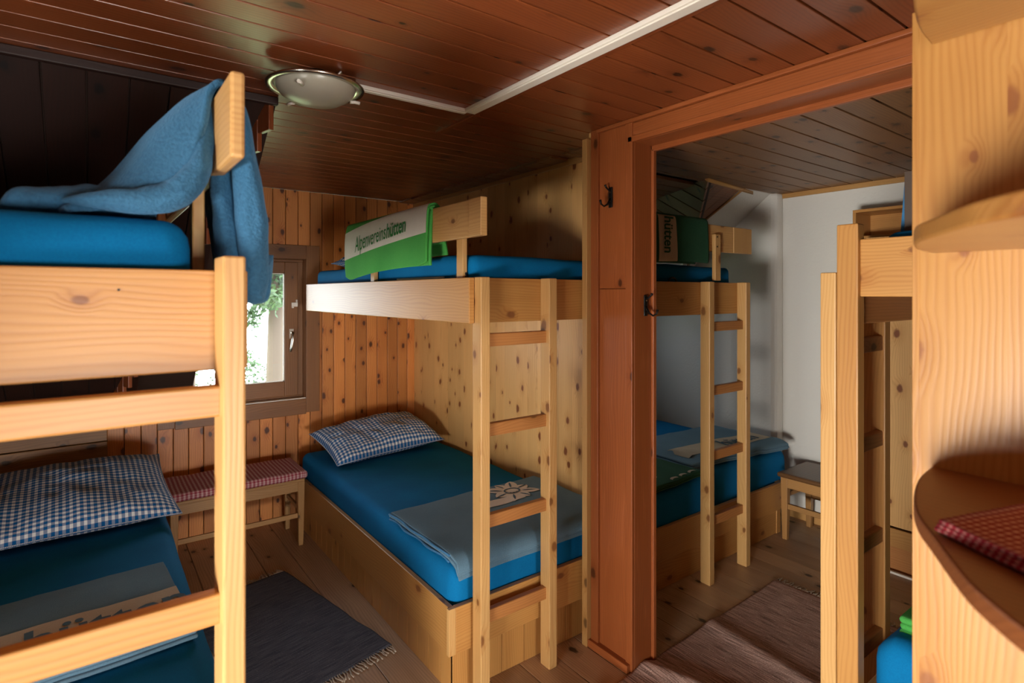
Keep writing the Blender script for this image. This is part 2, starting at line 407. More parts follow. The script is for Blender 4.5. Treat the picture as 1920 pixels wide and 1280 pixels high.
# window wall: vertical boards with the window hole
def holed_wall(mb, xs, y0, y1, z0, z1, holes, step, gap, g=2):
    x = xs[0]
    while x < xs[1] - .01:
        w = min(step * R.choice((1, 1, 1.0)), xs[1] - x); segs = [(z0, z1)]
        for hx0, hx1, hz0, hz1 in holes:
            if x + w > hx0 and x < hx1:
                ns = []
                for a, b_ in segs:
                    if a < hz0: ns.append((a, hz0))
                    if b_ > hz1: ns.append((hz1, b_))
                segs = ns
        for a, b_ in segs: mb.box(x + gap, x + w - gap, y0, y1, a, b_, g=g)
        x += w
H1 = (.40, 1.25, .82, 1.85); H3 = (2.65, 3.35, .82, 1.85)
mb = MB(); holed_wall(mb, (.07, 2.12), YN, YN + .018, 0, ZC, [H1], .0855, .0018)
struct(mb.build('wall_north', 'nwall', bevel=.003))
mb = MB()
for a, b_, c, d in ((XW - .1, H1[0], 0, ZC), (H1[1], H3[0], 0, ZC), (H3[1], XE + .3, 0, ZC), (H1[0], H1[1], 0, H1[2]), (H1[0], H1[1], H1[3], ZC), (H3[0], H3[1], 0, H3[2]), (H3[0], H3[1], H3[3], ZC)):
    mb.box(a, b_, YN + .019, YN + .14, c, d)
struct(mb.build('wall_north', 'dark'))
mb = MB(); mb.box(2.12, H3[0], YN, YN + .018, 0, ZC).box(H3[1], XE, YN, YN + .018, 0, ZC).box(H3[0], H3[1], YN, YN + .018, 0, H3[2]).box(H3[0], H3[1], YN, YN + .018, H3[3], ZC)
struct(mb.build('wall_north', 'plaster'))
# knee wall: horizontal boards, ledge, roof slope above the left bunk
mb = MB(); z = 0
while z < 1.0:
    mb.box(XW, .07, 4.0, 4.02, z + .002, min(z + .125, 1.0) - .002, g=0); z += .125
struct(mb.build('wall_knee', 'kneewall', bevel=.004))
mb = MB(); mb.box(XW, .10, 3.93, 4.14, 1.0, 1.022, g=0); mb.box(XW, .10, 3.985, 4.0, .94, 1.0, g=0)
struct(mb.build('trim_1', 'casing', bevel=.003))
A0 = Vector((0, 2.24, ZC)); A1 = Vector((0, 3.95, 1.03)); sl = (A1 - A0); sn = sl.normalized()
nrm = Vector((0, sn.z, -sn.y))
mb = MB(); x = XW
while x < .56:
    w = .115
    # local frame: X along X, Y down the slope, Z outward
    mt = Matrix(((1, 0, 0, 0), (0, sn.y, -sn.z, A0.y), (0, sn.z, sn.y, A0.z), (0, 0, 0, 1)))
    xe = x + w; ln = sl.length
    if xe > .1: ln = sl.length * max(.05, min(1, (.55 - x - .02) / .42))
    mb.box(x + .0025, min(xe, .56) - .0025, 0, ln, 0, .02, g=1, mat=mt); x += w
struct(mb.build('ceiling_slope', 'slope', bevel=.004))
mb = MB(); mb.box(XW - .1, .5, -.05, sl.length + .1, .021, .05, mat=mt); struct(mb.build('ceiling_slope', 'dark'))
# dormer cheek, room one
mb = MB(); d = Vector((.07 - .55, YN - 2.24, 0)); dl = d.length; dd = d.normalized(); k = 0
while k < dl:
    ya = 2.24 + dd.y * k
    zb = ZC - (ya - 2.24) * .763 - .12
    mt = Matrix(((dd.x, -dd.y, 0, .55), (dd.y, dd.x, 0, 2.24), (0, 0, 1, 0), (0, 0, 0, 1)))
    mb.box(k + .002, min(k + .09, dl) - .002, 0, .02, max(.95, zb), ZC, g=2, mat=mt); k += .09
struct(mb.build('wall_cheek', 'ceil', bevel=.003))
mb = MB(); mb.box(XW, .56, 2.215, 2.24, ZC - .03, ZC, g=0); struct(mb.build('trim_2', 'slope', bevel=.004))
# partition behind the middle bunk (face X=2.10)
mb = MB(); y = 1.83
while y < YN:
    w = R.choice((.095, .11, .125)); mb.box(XP, XP + .016, y, min(y + w, YN), 0, ZC, g=2); y += w
struct(mb.build('wall_middle', 'panel'))
struct(MB().box(XP + .017, XP + .03, 1.83, YN, 0, ZC).build('wall_middle', 'plaster'))
struct(MB().box(XP - .015, XP, 1.86, YN, ZC - .035, ZC, g=1).build('trim_3', 'trim', bevel=.003))
struct(MB().box(1.83, XP, 1.85, 1.865, 0, ZC, g=2).build('wall_return', 'panel'))
# yellow stud
struct(MB().box(1.793, 1.825, 1.842, 1.873, 0, 2.30, g=2).build('trim_4', 'trim', bevel=.002))
# red-brown column and header of the opening
mb = MB(); mb.box(1.835, 1.95, 1.625, 1.83, 0, ZC, g=2); mb.box(1.82, 1.836, 1.60, 1.625 + .012, 0, ZC, g=2); mb.box(1.815, 1.836, 1.795, 1.84, 0, ZC, g=2)
mb.box(1.827, 1.836, 1.637, 1.795, 0.02, 1.62, g=2); mb.box(1.827, 1.836, 1.637, 1.795, 1.622, ZC, g=2)
mb.box(1.836, 1.945, 1.60, 1.626, 0, ZC, g=2); mb.box(1.945, 1.965, 1.588, 1.66, 0, 2.225, g=2)
mb.box(1.80, 1.84, 1.61, 1.85, 0, .035, g=1)
struct(mb.build('trim_5', 'frame', bevel=.003))
mb = MB(); mb.box(1.835, 1.95, .2, 1.60, 2.238, ZC, g=1); mb.box(1.82, 1.836, .2, 1.625, 2.238, 2.263, g=1); mb.box(1.827, 1.836, .2, 1.625, 2.263, 2.318, g=1); mb.box(1.812, 1.836, .2, 1.80, 2.318, ZC, g=1)
mb.box(1.945, 1.965, .2, 1.60, 2.215, ZC, g=1)
struct(mb.build('trim_6', 'frame', bevel=.003))
struct(MB().box(1.83, 1.95, YS, .2, 0, ZC, g=2).build('wall_middle', 'panel'))
struct(MB().box(1.95, 1.97, YS, 1.6, ZC - .02, ZC + .02).build('trim_7', 'ceil2'))
# white east wall with its thicker lower part, slope and trim
struct(MB().box(XE, XE + .1, YS, YN, 0, ZC).build('wall_east', 'plaster'))
mb = MB(); mb.prism([(3.95, 4.15), (3.95, 2.16), (3.97, 2.12), (4.04, 2.11), (4.04, 4.15)], 2, 0, 2.33); struct(mb.build('wall_east', 'plaster', bevel=.02))
struct(MB().box(XE - .018, XE, YS, 2.2, ZC - .045, ZC - .012, g=1).build('trim_8', 'trim', bevel=.003))
struct(MB().box(XE - .018, XE, YS, 2.09, 0, .07, g=1).build('baseboard_east', 'trim', bevel=.003))
# sloping roof in room two (white part, boarded part, dark cheek)
def sz(y): return ZC - .78 * (y - 2.15)
mb = MB(); yb = 3.3; a = [(3.60, 2.17), (XE + .02, 2.17), (XE + .02, yb), (3.50, 2.47)]
P = [(x, y, sz(y)) for x, y in a]; P2 = [(x, y, sz(y) + .03) for x, y in a]
def slab(mb, pts, n, th):
    base = len(mb.v); k = len(pts)
    for p in pts: mb.v.append(Vector(p))
    for p in pts: mb.v.append(Vector(p) + Vector(n) * th)
    r = R.random()
    mb.face([base + i for i in range(k)], [(p[0], p[1]) for p in pts], r); mb.face([base + k + i for i in reversed(range(k))], [(pts[i][0], pts[i][1]) for i in reversed(range(k))], r)
    for i in range(k):
        j = (i + 1) % k; mb.face([base + i, base + k + i, base + k + j, base + j], [(0, 0), (0, .03), (.1, .03), (.1, 0)], r)
slab(mb, [(3.60, 2.14, sz(2.14)), (3.50, 2.47, sz(2.47)), (3.92, 2.95, sz(2.95)), (XE + .02, 3.2, sz(3.2)), (XE + .02, 2.14, sz(2.14))], (0, .61, .79), .03)
struct(mb.build('ceiling_slope', 'plaster'))
mb = MB(); xa = 3.13
tip = Vector((3.50, 2.47, sz(2.47)))
for i in range(5):                     # boards fanning down to the valley
    a0 = Vector((lerp(3.13, 3.60, i / 5), 2.14, sz(2.14))); a1 = Vector((lerp(3.13, 3.60, (i + 1) / 5) - .006, 2.14, sz(2.14)))
    v0 = Vector((3.13, 2.14, sz(2.14)))
    b0 = v0 + (tip - v0) * (i / 5); b1 = v0 + (tip - v0) * ((i + 1) / 5)
    e = (Vector((3.60, 2.14, sz(2.14))) - tip).normalized()
    pts = [a0, b0, b1, a1] if i else [a0, b1, a1]
    base = len(mb.v); slab(mb, [tuple(q) for q in pts], (0, .61, .79), .02)
    for f in range(base and 0, 0): pass
struct(mb.build('ceiling_slope', 'slope2', bevel=.002))
mb = MB(); ab = (Vector((3.56, 2.14, sz(2.14))) - tip)
for q0, q1, wd in ((Vector((3.60, 2.15, sz(2.15) - .006)), tip + Vector((0, 0, -.006)), .009),): mb.tube([q0, q1], wd, 4)
struct(mb.build('trim_9', 'trim'))
mb = MB(); Av = Vector((3.13, 2.12, ZC)); Bv = Vector((3.49, 2.87, ZC)); Bv = Av + (Bv - Av) * 2.1; Dv = Av + (Vector((3.5, 2.47, 2.07)) - Av) * 2.0
n = (Bv - Av).cross(Dv - Av).normalized(); n = n if n.x > 0 else -n
for i in range(9):
    t0, t1 = i / 9, (i + 1) / 9 - .008
    a0, a1 = Av + (Bv - Av) * t0, Av + (Bv - Av) * t1; e0, e1 = Av + (Dv - Av) * t0, Av + (Dv - Av) * t1
    slab(mb, [tuple(q) for q in ([a0, e0, e1, a1] if i else [a0, e1, a1])], n, .02)
struct(mb.build('wall_cheek', 'slope2', bevel=.002))
mb = MB(); slab(mb, [tuple(Av + n * .022), tuple(Dv + n * .022), tuple(Bv + n * .022)], n, .02); struct(mb.build('wall_cheek', 'dark'))
mb = MB(); mb.tube([(3.10, 2.11, ZC - .016), (XE, 2.225, ZC - .016)], .017, 4); struct(mb.build('trim_10', 'trim'))
# walls behind the camera; the west one holds a low window, the south one an opening added for fill light
mb = MB(); holed = [(WY0, WY1, WZ0, WZ1)]
for a, b_, c, d in ((YS - .1, WY0, 0, ZC), (WY1, YN + .1, 0, ZC), (WY0, WY1, 0, WZ0), (WY0, WY1, WZ1, ZC)):
    mb.box(XW - .1, XW, a, b_, c, d)
struct(mb.build('wall_west', 'slope2'))
mb = MB()
for a, b_, c, d in ((XW - .1, -.4, 0, ZC), (.7, XE + .1, 0, ZC), (-.4, .7, 0, .08), (-.4, .7, .92, ZC)): mb.box(a, b_, YS - .1, YS, c, d)
struct(mb.build('wall_south', 'slope2'))
fr = MB()
for a, b_, c, d in ((-.46, -.37, .02, .98), (.67, .76, .02, .98), (-.4, .7, .02, .11), (-.4, .7, .89, .98), (.135, .165, .08, .92)): fr.box(a, b_, YS - .02, YS + .01, c, d)
struct(fr.build('added_south_window', 'casing', bevel=.003))  # unseen window frame, added around the opening of the south fill light
fr = MB()
for a, b_, c, d in ((WY0 - .06, WY0 + .03, WZ0 - .06, WZ1 + .06), (WY1 - .03, WY1 + .06, WZ0 - .06, WZ1 + .06), (WY0, WY1, WZ0 - .06, WZ0 + .03), (WY0, WY1, WZ1 - .03, WZ1 + .06)):
    fr.box(XW - .01, XW + .02, a, b_, c, d)
struct(fr.build('window_2', 'casing', bevel=.003))

# window 1 : casing, sash, glass, handle, latch
def window(name, x0, x1, z0, z1, full=True):
    y = YN
    w = struct(MB().box(x0 - .095, x0, y - .014, y + .012, z0 - .1, z1 + .1, g=2).box(x1, x1 + .095, y - .014, y + .012, z0 - .1, z1 + .1, g=2)
               .box(x0, x1, y - .014, y + .012, z1, z1 + .1, g=0).box(x0, x1, y - .014, y + .012, z0 - .11, z0, g=0).build(name, 'casing', bevel=.003))
    mb = MB(); mb.box(x0 - .012, x0, y + .012, y + .14, z0, z1, g=2).box(x1, x1 + .012, y + .012, y + .14, z0, z1, g=2).box(x0, x1, y + .012, y + .14, z1, z1 + .012, g=0).box(x0, x1, y + .012, y + .14, z0 - .012, z0, g=0)
    mb.build('window_reveal', 'casing', w)
    mb = MB(); ys0, ys1 = y + .055, y + .10
    g0, g1, h0, h1 = x0 + .11, x1 - .13, z0 + .125, z1 - .10
    mb.box(x0 + .02, g0, ys0, ys1, z0 + .02, z1 - .02, g=2).box(g1, x1 - .04, ys0, ys1, z0 + .02, z1 - .02, g=2).box(g0, g1, ys0, ys1, h1, z1 - .02, g=0).box(g0, g1, ys0, ys1, z0 + .02, h0, g=0)
    s = mb.build('window_sash', 'casing', w, bevel=.004)
    mb = MB(); mb.box(x1 - .04, x1, ys0 + .015, ys1, z0, z1, g=2).box(x0, x0 + .02, ys0 + .01, ys1, z0, z1, g=2).box(x0, x1, ys0 + .01, ys1, z1 - .02, z1, g=0).box(x0, x1, ys0 + .01, ys1, z0, z0 + .02, g=0)
    mb.build('window_frame', 'casing', w, bevel=.003)
    mb = MB(); gx = .007
    mb.box(g0 - gx, g0 + gx, ys0 + .012, ys0 + .02, h0, h1).box(g1 - gx, g1 + gx, ys0 + .012, ys0 + .02, h0, h1).box(g0, g1, ys0 + .012, ys0 + .02, h1 - gx, h1 + gx).box(g0, g1, ys0 + .012, ys0 + .02, h0 - gx, h0 + gx)
    mb.build('glazing_bead', 'duct', s)
    MB().box(g0, g1, ys0 + .021, ys0 + .025, h0, h1).build('window_pane', 'glass', s)
    MB().box(x0, x1, y - .002, y + .055, z0, z0 + .006).build('window_sill', 'duct', w)
    if full:
        hx = x1 - .085
        hd = MB().box(hx - .014, hx + .014, ys0 - .008, ys0, 1.275, 1.345).tube([(hx, ys0 - .008, 1.32), (hx, ys0 - .045, 1.32), (hx - .004, ys0 - .05, 1.27), (hx - .012, ys0 - .046, 1.21), (hx - .016, ys0 - .04, 1.185)], [.009, .009, .011, .009, .006]).build('window_handle', 'handle', w)
        hx += .02
        MB().box(hx - .02, hx + .022, ys0 - .014, ys0, 1.505, 1.535).box(hx + .01, hx + .018, ys0 - .02, ys0, 1.53, 1.555).box(hx - .02, hx - .006, ys0 - .02, ys0, 1.495, 1.51).build('window_latch', 'duct', w, bevel=.003)
    return w
window('window_1', .42, 1.235, .845, 1.845)
window('window_3', 2.67, 3.33, .845, 1.845, False)

# ceiling strips
struct(MB().box(XW, 1.85, 1.872, 1.896, ZC + .004, ZC + .02).build('ceiling', 'dark'))
t = thing('cable_duct', 'long white plastic cable duct on the ceiling running towards the camera', 'cable duct', (1.21, 1.906, ZC))
MB().box(1.185, 1.235, .2, 1.906, ZC - .014, ZC, g=1).build('duct_body', 'duct', t, bevel=.002)
MB().box(1.192, 1.228, .2, 1.900, ZC - .019, ZC - .014, g=1).build('duct_cover', 'duct', t, bevel=.0015)
t = thing('cable_duct', 'short cream cable duct joining the round ceiling lamp to the long duct', 'cable duct', (.95, 1.92, ZC))
MB().box(.66, 1.20, 1.905, 1.935, ZC - .014, ZC, g=0).build('duct_body', 'duct', t, bevel=.002)
MB().box(.66, 1.195, 1.911, 1.929, ZC - .018, ZC - .014, g=0).build('duct_cover', 'duct', t, bevel=.0015)
struct(MB().box(1.245, 1.275, 1.93, 2.25, ZC - .012, ZC, g=1).box(1.24, 1.262, .75, 1.87, ZC - .01, ZC, g=1).build('trim_11', 'ceil', bevel=.003))

# ================================================================== BUNKS
def ladder(root, xl, xr, y0, y1, ztop, pw, rungs, along='x', rd=.028, rm='rung'):
    """two posts whose left faces are at xl and xr; y0..y1 the post depth; rungs of given tops"""
    for x in (xl, xr): MB().box(x, x + pw, y0, y1, 0, ztop, g=2).build('ladder_post', 'post', root, bevel=.004)
    for z in rungs:
        ym = y0 + (y1 - y0) * .35
        MB().box(xl + pw * .5, xr + pw * .3, ym, ym + rd, z - .052, z, g=0).build('rung', rm, root, bevel=.004)
RT = (1.441, 1.084, .722, .345)

# --- middle bunk
t = thing('bunk_bed', 'pine bunk bed with ladder under the green banner blanket, left of the red-brown column', 'bunk bed', (1.62, 2.9, 0), )
MB().box(1.18, 1.205, 1.866, 3.93, 1.482, 1.663, g=1).build('side_rail', 'rail', t, bevel=.003)
MB().box(1.205, 2.09, 1.886, 1.91, 1.482, 1.663, g=0).build('end_rail', 'rail', t, bevel=.003)
MB().box(1.18, 2.09, 3.93, 3.952, 1.482, 1.663, g=0).build('end_rail', 'rail', t, bevel=.003)
MB().box(1.205, 2.09, 1.91, 3.93, 1.585, 1.60, g=0).build('bunk_deck', 'rail', t)
ladder(t, 1.208, 1.556, 1.824, 1.885, 1.665, .044, RT)
MB().box(1.18, 1.204, 1.86, 3.17, 1.82, 1.967, g=1).build('guard_board', 'post', t, bevel=.004)
MB().box(1.174, 1.204, 1.774, 1.858, 1.82, 1.967, g=1).build('guard_end_block', 'post', t, bevel=.003)
for yy in (1.955, 2.85): MB().box(1.206, 1.228, yy, yy + .05, 1.60, 1.90, g=2).build('guard_post', 'post', t, bevel=.003)
MB().box(1.12, 1.143, 1.925, 3.97, .183, .367, g=1).build('base_rail', 'rail', t, bevel=.003)
MB().box(1.113, 1.143, 1.905, 1.925, .183, .367, g=2).build('corner_strip', 'post', t, bevel=.002)
MB().box(1.143, 2.09, 1.905, 1.93, .183, .367, g=0).build('base_rail', 'rail', t, bevel=.003)
mb = MB(); y = 1.94
while y < 3.96: mb.box(1.149, 1.165, y, y + .098, 0, .19, g=2); y += .10
mb.build('base_panel', 'rail', t, bevel=.0015)
mb = MB(); x = 1.149
while x < 2.08: mb.box(x, min(x + .118, 2.09), 1.937, 1.953, 0, .19, g=2); x += .12
mb.build('base_panel', 'rail', t, bevel=.0015)
MB().box(1.165, 2.09, 1.953, 3.96, .23, .25, g=1).build('bunk_deck', 'rail', t)

# --- right-room bunk (behind the column)
t = thing('bunk_bed', 'pine bunk bed with ladder in the back room, against the white wall', 'bunk bed', (2.9, 2.9, 0))
MB().box(2.14, 3.13, 1.886, 1.91, 1.482, 1.663, g=0).build('end_rail', 'rail', t, bevel=.003)
MB().box(3.105, 3.13, 1.91, 3.93, 1.482, 1.663, g=1).build('side_rail', 'rail', t, bevel=.003)
MB().box(2.14, 3.105, 1.91, 3.93, 1.585, 1.60, g=0).build('bunk_deck', 'rail', t)
ladder(t, 2.705, 3.065, 1.824, 1.885, 1.665, .044, RT[:3] + (.36,))
MB().box(2.15, 2.99, 1.86, 1.883, 1.835, 1.985, g=0).build('guard_board', 'post', t, bevel=.004)
MB().box(2.99, 3.18, 1.857, 1.883, 1.835, 1.985, g=2).build('guard_end_block', 'post', t, bevel=.004)
MB().box(2.775, 2.825, 1.835, 1.858, 1.672, 1.93, g=2).build('guard_post', 'post', t, bevel=.003)
for zz in (1.915, 1.86): MB().tube([(2.79, 1.832, zz), (2.79, 1.836, zz)], .004).build('screw', 'iron', t)
MB().box(2.14, 3.71, 1.935, 1.96, .17, .345, g=0).build('base_rail', 'rail', t, bevel=.003)
MB().box(2.14, 3.68, 1.965, 1.985, 0, .175, g=0).build('base_panel', 'rail', t, bevel=.003)
MB().box(3.66, 3.71, 1.96, 3.93, 0, .345, g=1).build('base_rail', 'rail', t, bevel=.003)
MB().box(2.14, 3.66, 1.985, 3.93, .23, .25, g=1).build('bunk_deck', 'rail', t)

# --- left foreground bunk
t = thing('bunk_bed', 'large pine bunk bed with ladder close to the camera at the left', 'bunk bed', (-.3, 2.3, 0))
MB().box(-.78, .232, 1.135, 1.16, 1.462, 1.642, g=0).build('end_rail', 'rail', t, bevel=.003)
MB().box(.208, .234, 1.16, 2.95, 1.462, 1.642, g=1).build('side_rail', 'rail', t, bevel=.003)
MB().box(-.78, -.755, 1.16, 2.95, 1.462, 1.642, g=1).build('side_rail', 'rail', t, bevel=.003)
MB().box(-.755, .208, 1.16, 2.95, 1.585, 1.60, g=0).build('bunk_deck', 'rail', t)
for x in (.176, -.30): MB().box(x, x + .036, 1.05, 1.134, 0, 1.664, g=2).build('ladder_post', 'post', t, bevel=.004)
for z in RT: MB().box(-.28, .190, 1.078, 1.108, z - .053, z, g=0).build('rung', 'rail', t, bevel=.004)
MB().box(.19, .214, 1.065, 2.3, 1.835, 1.985, g=1).build('guard_board', 'post', t, bevel=.006)
for yy in (1.33, 2.1): MB().box(.166, .189, yy, yy + .05, 1.60, 1.90, g=2).build('guard_post', 'post', t, bevel=.003)
MB().box(.255, .28, 1.62, 3.95, .18, .365, g=1).build('base_rail', 'rail', t, bevel=.003)
MB().box(-.70, .255, 1.60, 1.625, .0, .365, g=0).build('base_rail', 'rail', t, bevel=.003)
MB().box(.235, .25, 1.625, 3.95, 0, .18, g=1).build('base_panel', 'rail', t, bevel=.003)
MB().box(-.70, .235, 1.625, 3.95, .23, .25, g=1).build('bunk_deck', 'rail', t)
for x0 in (-.78,):
    MB().box(x0, x0 + .04, 2.86, 2.94, .25 if x0 > 0 else 0, 1.462, g=2).build('corner_post', 'post', t)
mb = MB().tube([(.035, 1.134, 1.606), (.035, 1.1365, 1.606)], .0022); mb.build('screw', 'iron', t)

# --- bunk in the back room on the right
t = thing('bunk_bed', 'pine bunk bed with two staggered posts beside the shelving, at the right', 'bunk bed', (2.45, -.1, 0))
MB().box(1.97, 2.02, .788, .853, 0, 1.826, g=2).build('corner_post', 'rail', t, bevel=.004)
MB().box(2.38, 2.43, .858, .952, 0, 1.67, g=2).build('ladder_post', 'rail', t, bevel=.004)
MB().box(1.97, 2.012, .855, .905, 0, 1.67, g=2).build('ladder_post', 'post', t, bevel=.004)
for z in RT: MB().box(1.99, 2.40, .866, .896, z - .055, z, g=0).build('rung', 'rung', t, bevel=.004)
MB().box(1.985, 2.01, -1.15, .788, 1.59, 1.775, g=1).build('side_rail', 'rail', t, bevel=.004)
MB().box(2.02, 2.9, .80, .825, 1.50, 1.68, g=0).build('end_rail', 'rung', t, bevel=.004)
MB().box(2.90, 2.925, -1.15, .825, 1.50, 1.775, g=1).build('side_rail', 'rung', t, bevel=.004)
mb = MB(); y = -1.1
while y < .75: mb.box(2.01, 2.9, y, y + .08, 1.60, 1.615, g=0); y += .12
mb.build('slats', 'rung', t)
MB().box(1.985, 2.01, -1.15, .78, .12, .33, g=1).build('base_rail', 'rail', t, bevel=.004)
MB().box(2.01, 2.9, .76, .785, .12, .33, g=0).build('base_rail', 'rail', t, bevel=.004)
MB().box(2.01, 2.9, -1.15, .76, .20, .22, g=1).build('bunk_deck', 'rail', t)
MB().box(2.03, 2.9, .735, .755, 0, .12, g=0).build('base_panel', 'rail', t)
MB().box(2.87, 2.92, .79, .85, 0, 1.5, g=2).build('corner_post', 'rung', t)

# ================================================================== MATTRESSES
def mattress(label, x0, x1, y0, y1, z0, z1, rad=.04, amp=.006, bump=None, group=None, tuck=True):
    t = thing('mattress', label, 'mattress', ((x0 + x1) / 2, (y0 + y1) / 2, z0), group)
    sd = R.random() * 30
    def f(o):
        k = max(0, (o.z - z0) / (z1 - z0))
        dz = amp * nz(o.x * 3 + sd, o.y * 2.4) * k + amp * .45 * nz(o.x * 11, o.y * 5 + sd) * k
        if bump: dz += bump(o) * k
        return o + Vector((amp * .5 * nz(o.y * 4, o.z * 9 + sd), amp * .5 * nz(o.x * 5 + sd, o.z * 9), dz))
    MB().soft(x0, x1, y0, y1, z0, z1, rad, (26, 48, 8), f).build('fitted_sheet', 'sheet', t, weld=True)
    return t
m1 = mattress('blue-sheeted mattress on the middle bunk, upper level behind the green banner blanket', 1.235, 2.08, 1.92, 3.91, 1.60, 1.755, .035, .008, lambda o: .03 * math.exp(-((o.y - 2.3) / .25) ** 2) * math.exp(-((o.x - 1.5) / .3) ** 2))
mb = MB(); pts = []
for i in range(13):
    a = math.pi * i / 12; pts.append((1.222, 1.99 + .038 * math.cos(a), 1.655 + .05 * math.sin(a)))
mb.tube(pts, .006, 6); mb.build('carrying_strap', 'black', m1)
MB().box(1.228, 1.236, 2.15, 2.62, 1.663, 1.674).build('care_label', 'white', m1)
mattress('blue-sheeted mattress low on the middle bunk under the checked pillow', 1.148, 2.085, 1.935, 3.98, .25, .505, .055, .008)
m2 = mattress('blue-sheeted mattress on the upper level of the bunk against the white wall', 2.15, 3.075, 1.93, 3.91, 1.60, 1.755, .03, .006)
mb = MB(); pts = [(2.50 + .035 * math.cos(math.pi * i / 12), 1.915, 1.655 + .03 * math.sin(math.pi * i / 12)) for i in range(13)]
mb.tube(pts, .006, 6); mb.build('carrying_strap', 'black', m2)
mattress('bright blue mattress under the green folded blanket in the back room, nearer the column', 2.15, 2.93, 1.965, 3.90, .25, .525, .06, .006)
mattress('blue mattress in the back room beside the small stool', 2.945, 3.86, 1.975, 3.90, .25, .545, .09, .006)
mattress('dark blue mattress on the upper level of the foreground left bunk', -.75, .150, 1.175, 2.66, 1.60, 1.735, .05, .008)
mattress('blue-sheeted mattress low on the foreground left bunk under the checked pillow', -.66, .305, 1.64, 3.93, .25, .505, .06, .008)
mattress('blue mattress with green blanket at the bottom right, behind the shelving', 2.03, 2.88, -1.10, .775, .22, .47, .06, .01, lambda o: .03 * math.exp(-((o.y - .70) / .05) ** 2) * max(0, math.sin(o.x * 7)))
mattress('blue mattress on top of the right-hand bunk beneath the books', 2.03, 2.88, -1.10, .75, 1.615, 1.80, .05, .01)

# ================================================================== PILLOWS
def pillow(label, c, L_, W_, T, rz, tilt=(0, 0), sd=0, mat='gblue'):
    t = thing('pillow', label, 'pillow', c)
    rot = Matrix.Rotation(rz, 4, 'Z') @ Matrix.Rotation(tilt[0], 4, 'X') @ Matrix.Rotation(tilt[1], 4, 'Y')
    def fn(sg):
        def f(a, b_):
            p, q = 2 * a - 1, 2 * b_ - 1
            e = max(0, (1 - abs(p) ** 3.2)) ** .55 * max(0, (1 - abs(q) ** 2.8)) ** .55
            x = p * L_ / 2 * (1 - .05 * (1 - q * q) * abs(p) ** 4 + .0); y = q * W_ / 2 * (1 - .07 * (1 - p * p) * abs(q) ** 4)
            h = T / 2 * e * (1 + .25 * nz(p * 1.6 + sd, q * 1.3)) + .010 * (nz(p * 6 + sd, q * 3 + p * 2) + .6 * nz(p * 3, q * 9 + sd)) * min(1, e * 1.5)
            wr = .006 * math.sin(14 * q + 4 * p + 3 * nz(p * 3, q * 3, sd)) * abs(p) ** 2 * e
            z = sg * (h + wr) if sg > 0 else -h * .55
            return Vector(c) + rot @ Vector((x, y, z))
        return f
    mb = MB(); uvf = lambda a, b_: (a * L_, b_ * W_)
    mb.grid(56, 36, fn(1), uvf, flip=True); mb.grid(56, 36, fn(-1), uvf)
    # seam flange along the edge
    mb.build('pillowcase', mat, t, weld=True)
    sm = MB()
    f = fn(1); pts = []
    for i in range(40): pts.append(f(i / 40, 0))
    for i in range(30): pts.append(f(1, i / 30))
    for i in range(40): pts.append(f(1 - i / 40, 1))
    for i in range(31): pts.append(f(0, 1 - i / 30))
    sm.tube(pts, .0035, 5, caps=False); sm.build('seam', mat, t)
    return t
pillow('blue and white checked pillow on the middle bunk in the corner', (1.60, 3.72, .60), .78, .50, .20, math.radians(3), (math.radians(12), math.radians(-3)), 2.2)
pillow('large blue and white checked pillow on the foreground left bunk', (-.10, 3.50, .60), .86, .82, .20, math.radians(2), (math.radians(7), 0), 5.1)
pillow('dark checked pillow half hidden behind the green banner blanket', (1.55, 3.62, 1.80), .5, .32, .10, math.radians(4), (0, 0), 8.1)

# ================================================================== BLANKETS
def folded(mb, x0, x1, y0, y1, z0, th, layers, fn=None, jit=.006, n=(30, 24, 4)):
    for k in range(layers):
        a = [R.uniform(-jit, jit) for _ in range(4)]
        zz = z0 + k * th
        mb.soft(x0 + a[0], x1 + a[1], y0 + a[2], y1 + a[3], zz, zz + th * .98, (min(.012, th / 2), min(.012, th / 2), th / 2.01), n, fn)
def warp(cx, cy, rz, droop=None, amp=.006, sd=0):
    def f(o):
        x, y = o.x - cx, o.y - cy
        X = cx + x * math.cos(rz) - y * math.sin(rz); Y = cy + x * math.sin(rz) + y * math.cos(rz)
        z = o.z + amp * nz(X * 4 + sd, Y * 4) + amp * .6 * nz(X * 11, Y * 9 + sd)
        if droop: return Vector(droop(X, Y, z))
        return Vector((X, Y, z))
    return f
# middle bunk, grey-blue blanket with white emblem
t = thing('blanket', 'folded grey-blue blanket with a white flower emblem on the middle bunk', 'blanket', (1.6, 2.25, .50))
def droop1(X, Y, z):
    e = 1.985
    if Y < e:
        d = e - Y
        if d < .06: return (X, Y, z - d * d * 5)
        return (X, e - .06 - (d - .06) * .25, z - .018 - (d - .06) * .95)
    return (X, Y, z)
wf = warp(1.6, 2.25, math.radians(1), droop1, .006, 3)
mb = MB(); folded(mb, 1.155, 2.06, 1.90, 2.54, .512, .0115, 3, wf); t1 = mb.build('wool_layers', 'greyblue', t, weld=True)
mb = MB(); pts = [wf(Vector((1.152 + .006 * math.sin(i), lerp(1.99, 2.53, i / 16), .517))) for i in range(17)]; mb.tube(pts, .0045, 6)
pts = [wf(Vector((1.152 + .004 * math.cos(i), lerp(1.99, 2.53, i / 16), .541))) for i in range(17)]; mb.tube(pts, .0045, 6); mb.build('hem', 'bluehem', t)
ztop = .5478
wx0, wx1, wy0, wy1 = 1.60, 1.90, 2.215, 2.52
def on1(x, y, dz=.0): return wf(Vector((x, y, ztop + dz)))
EMC = (1.80, 2.41)
mb = MB()
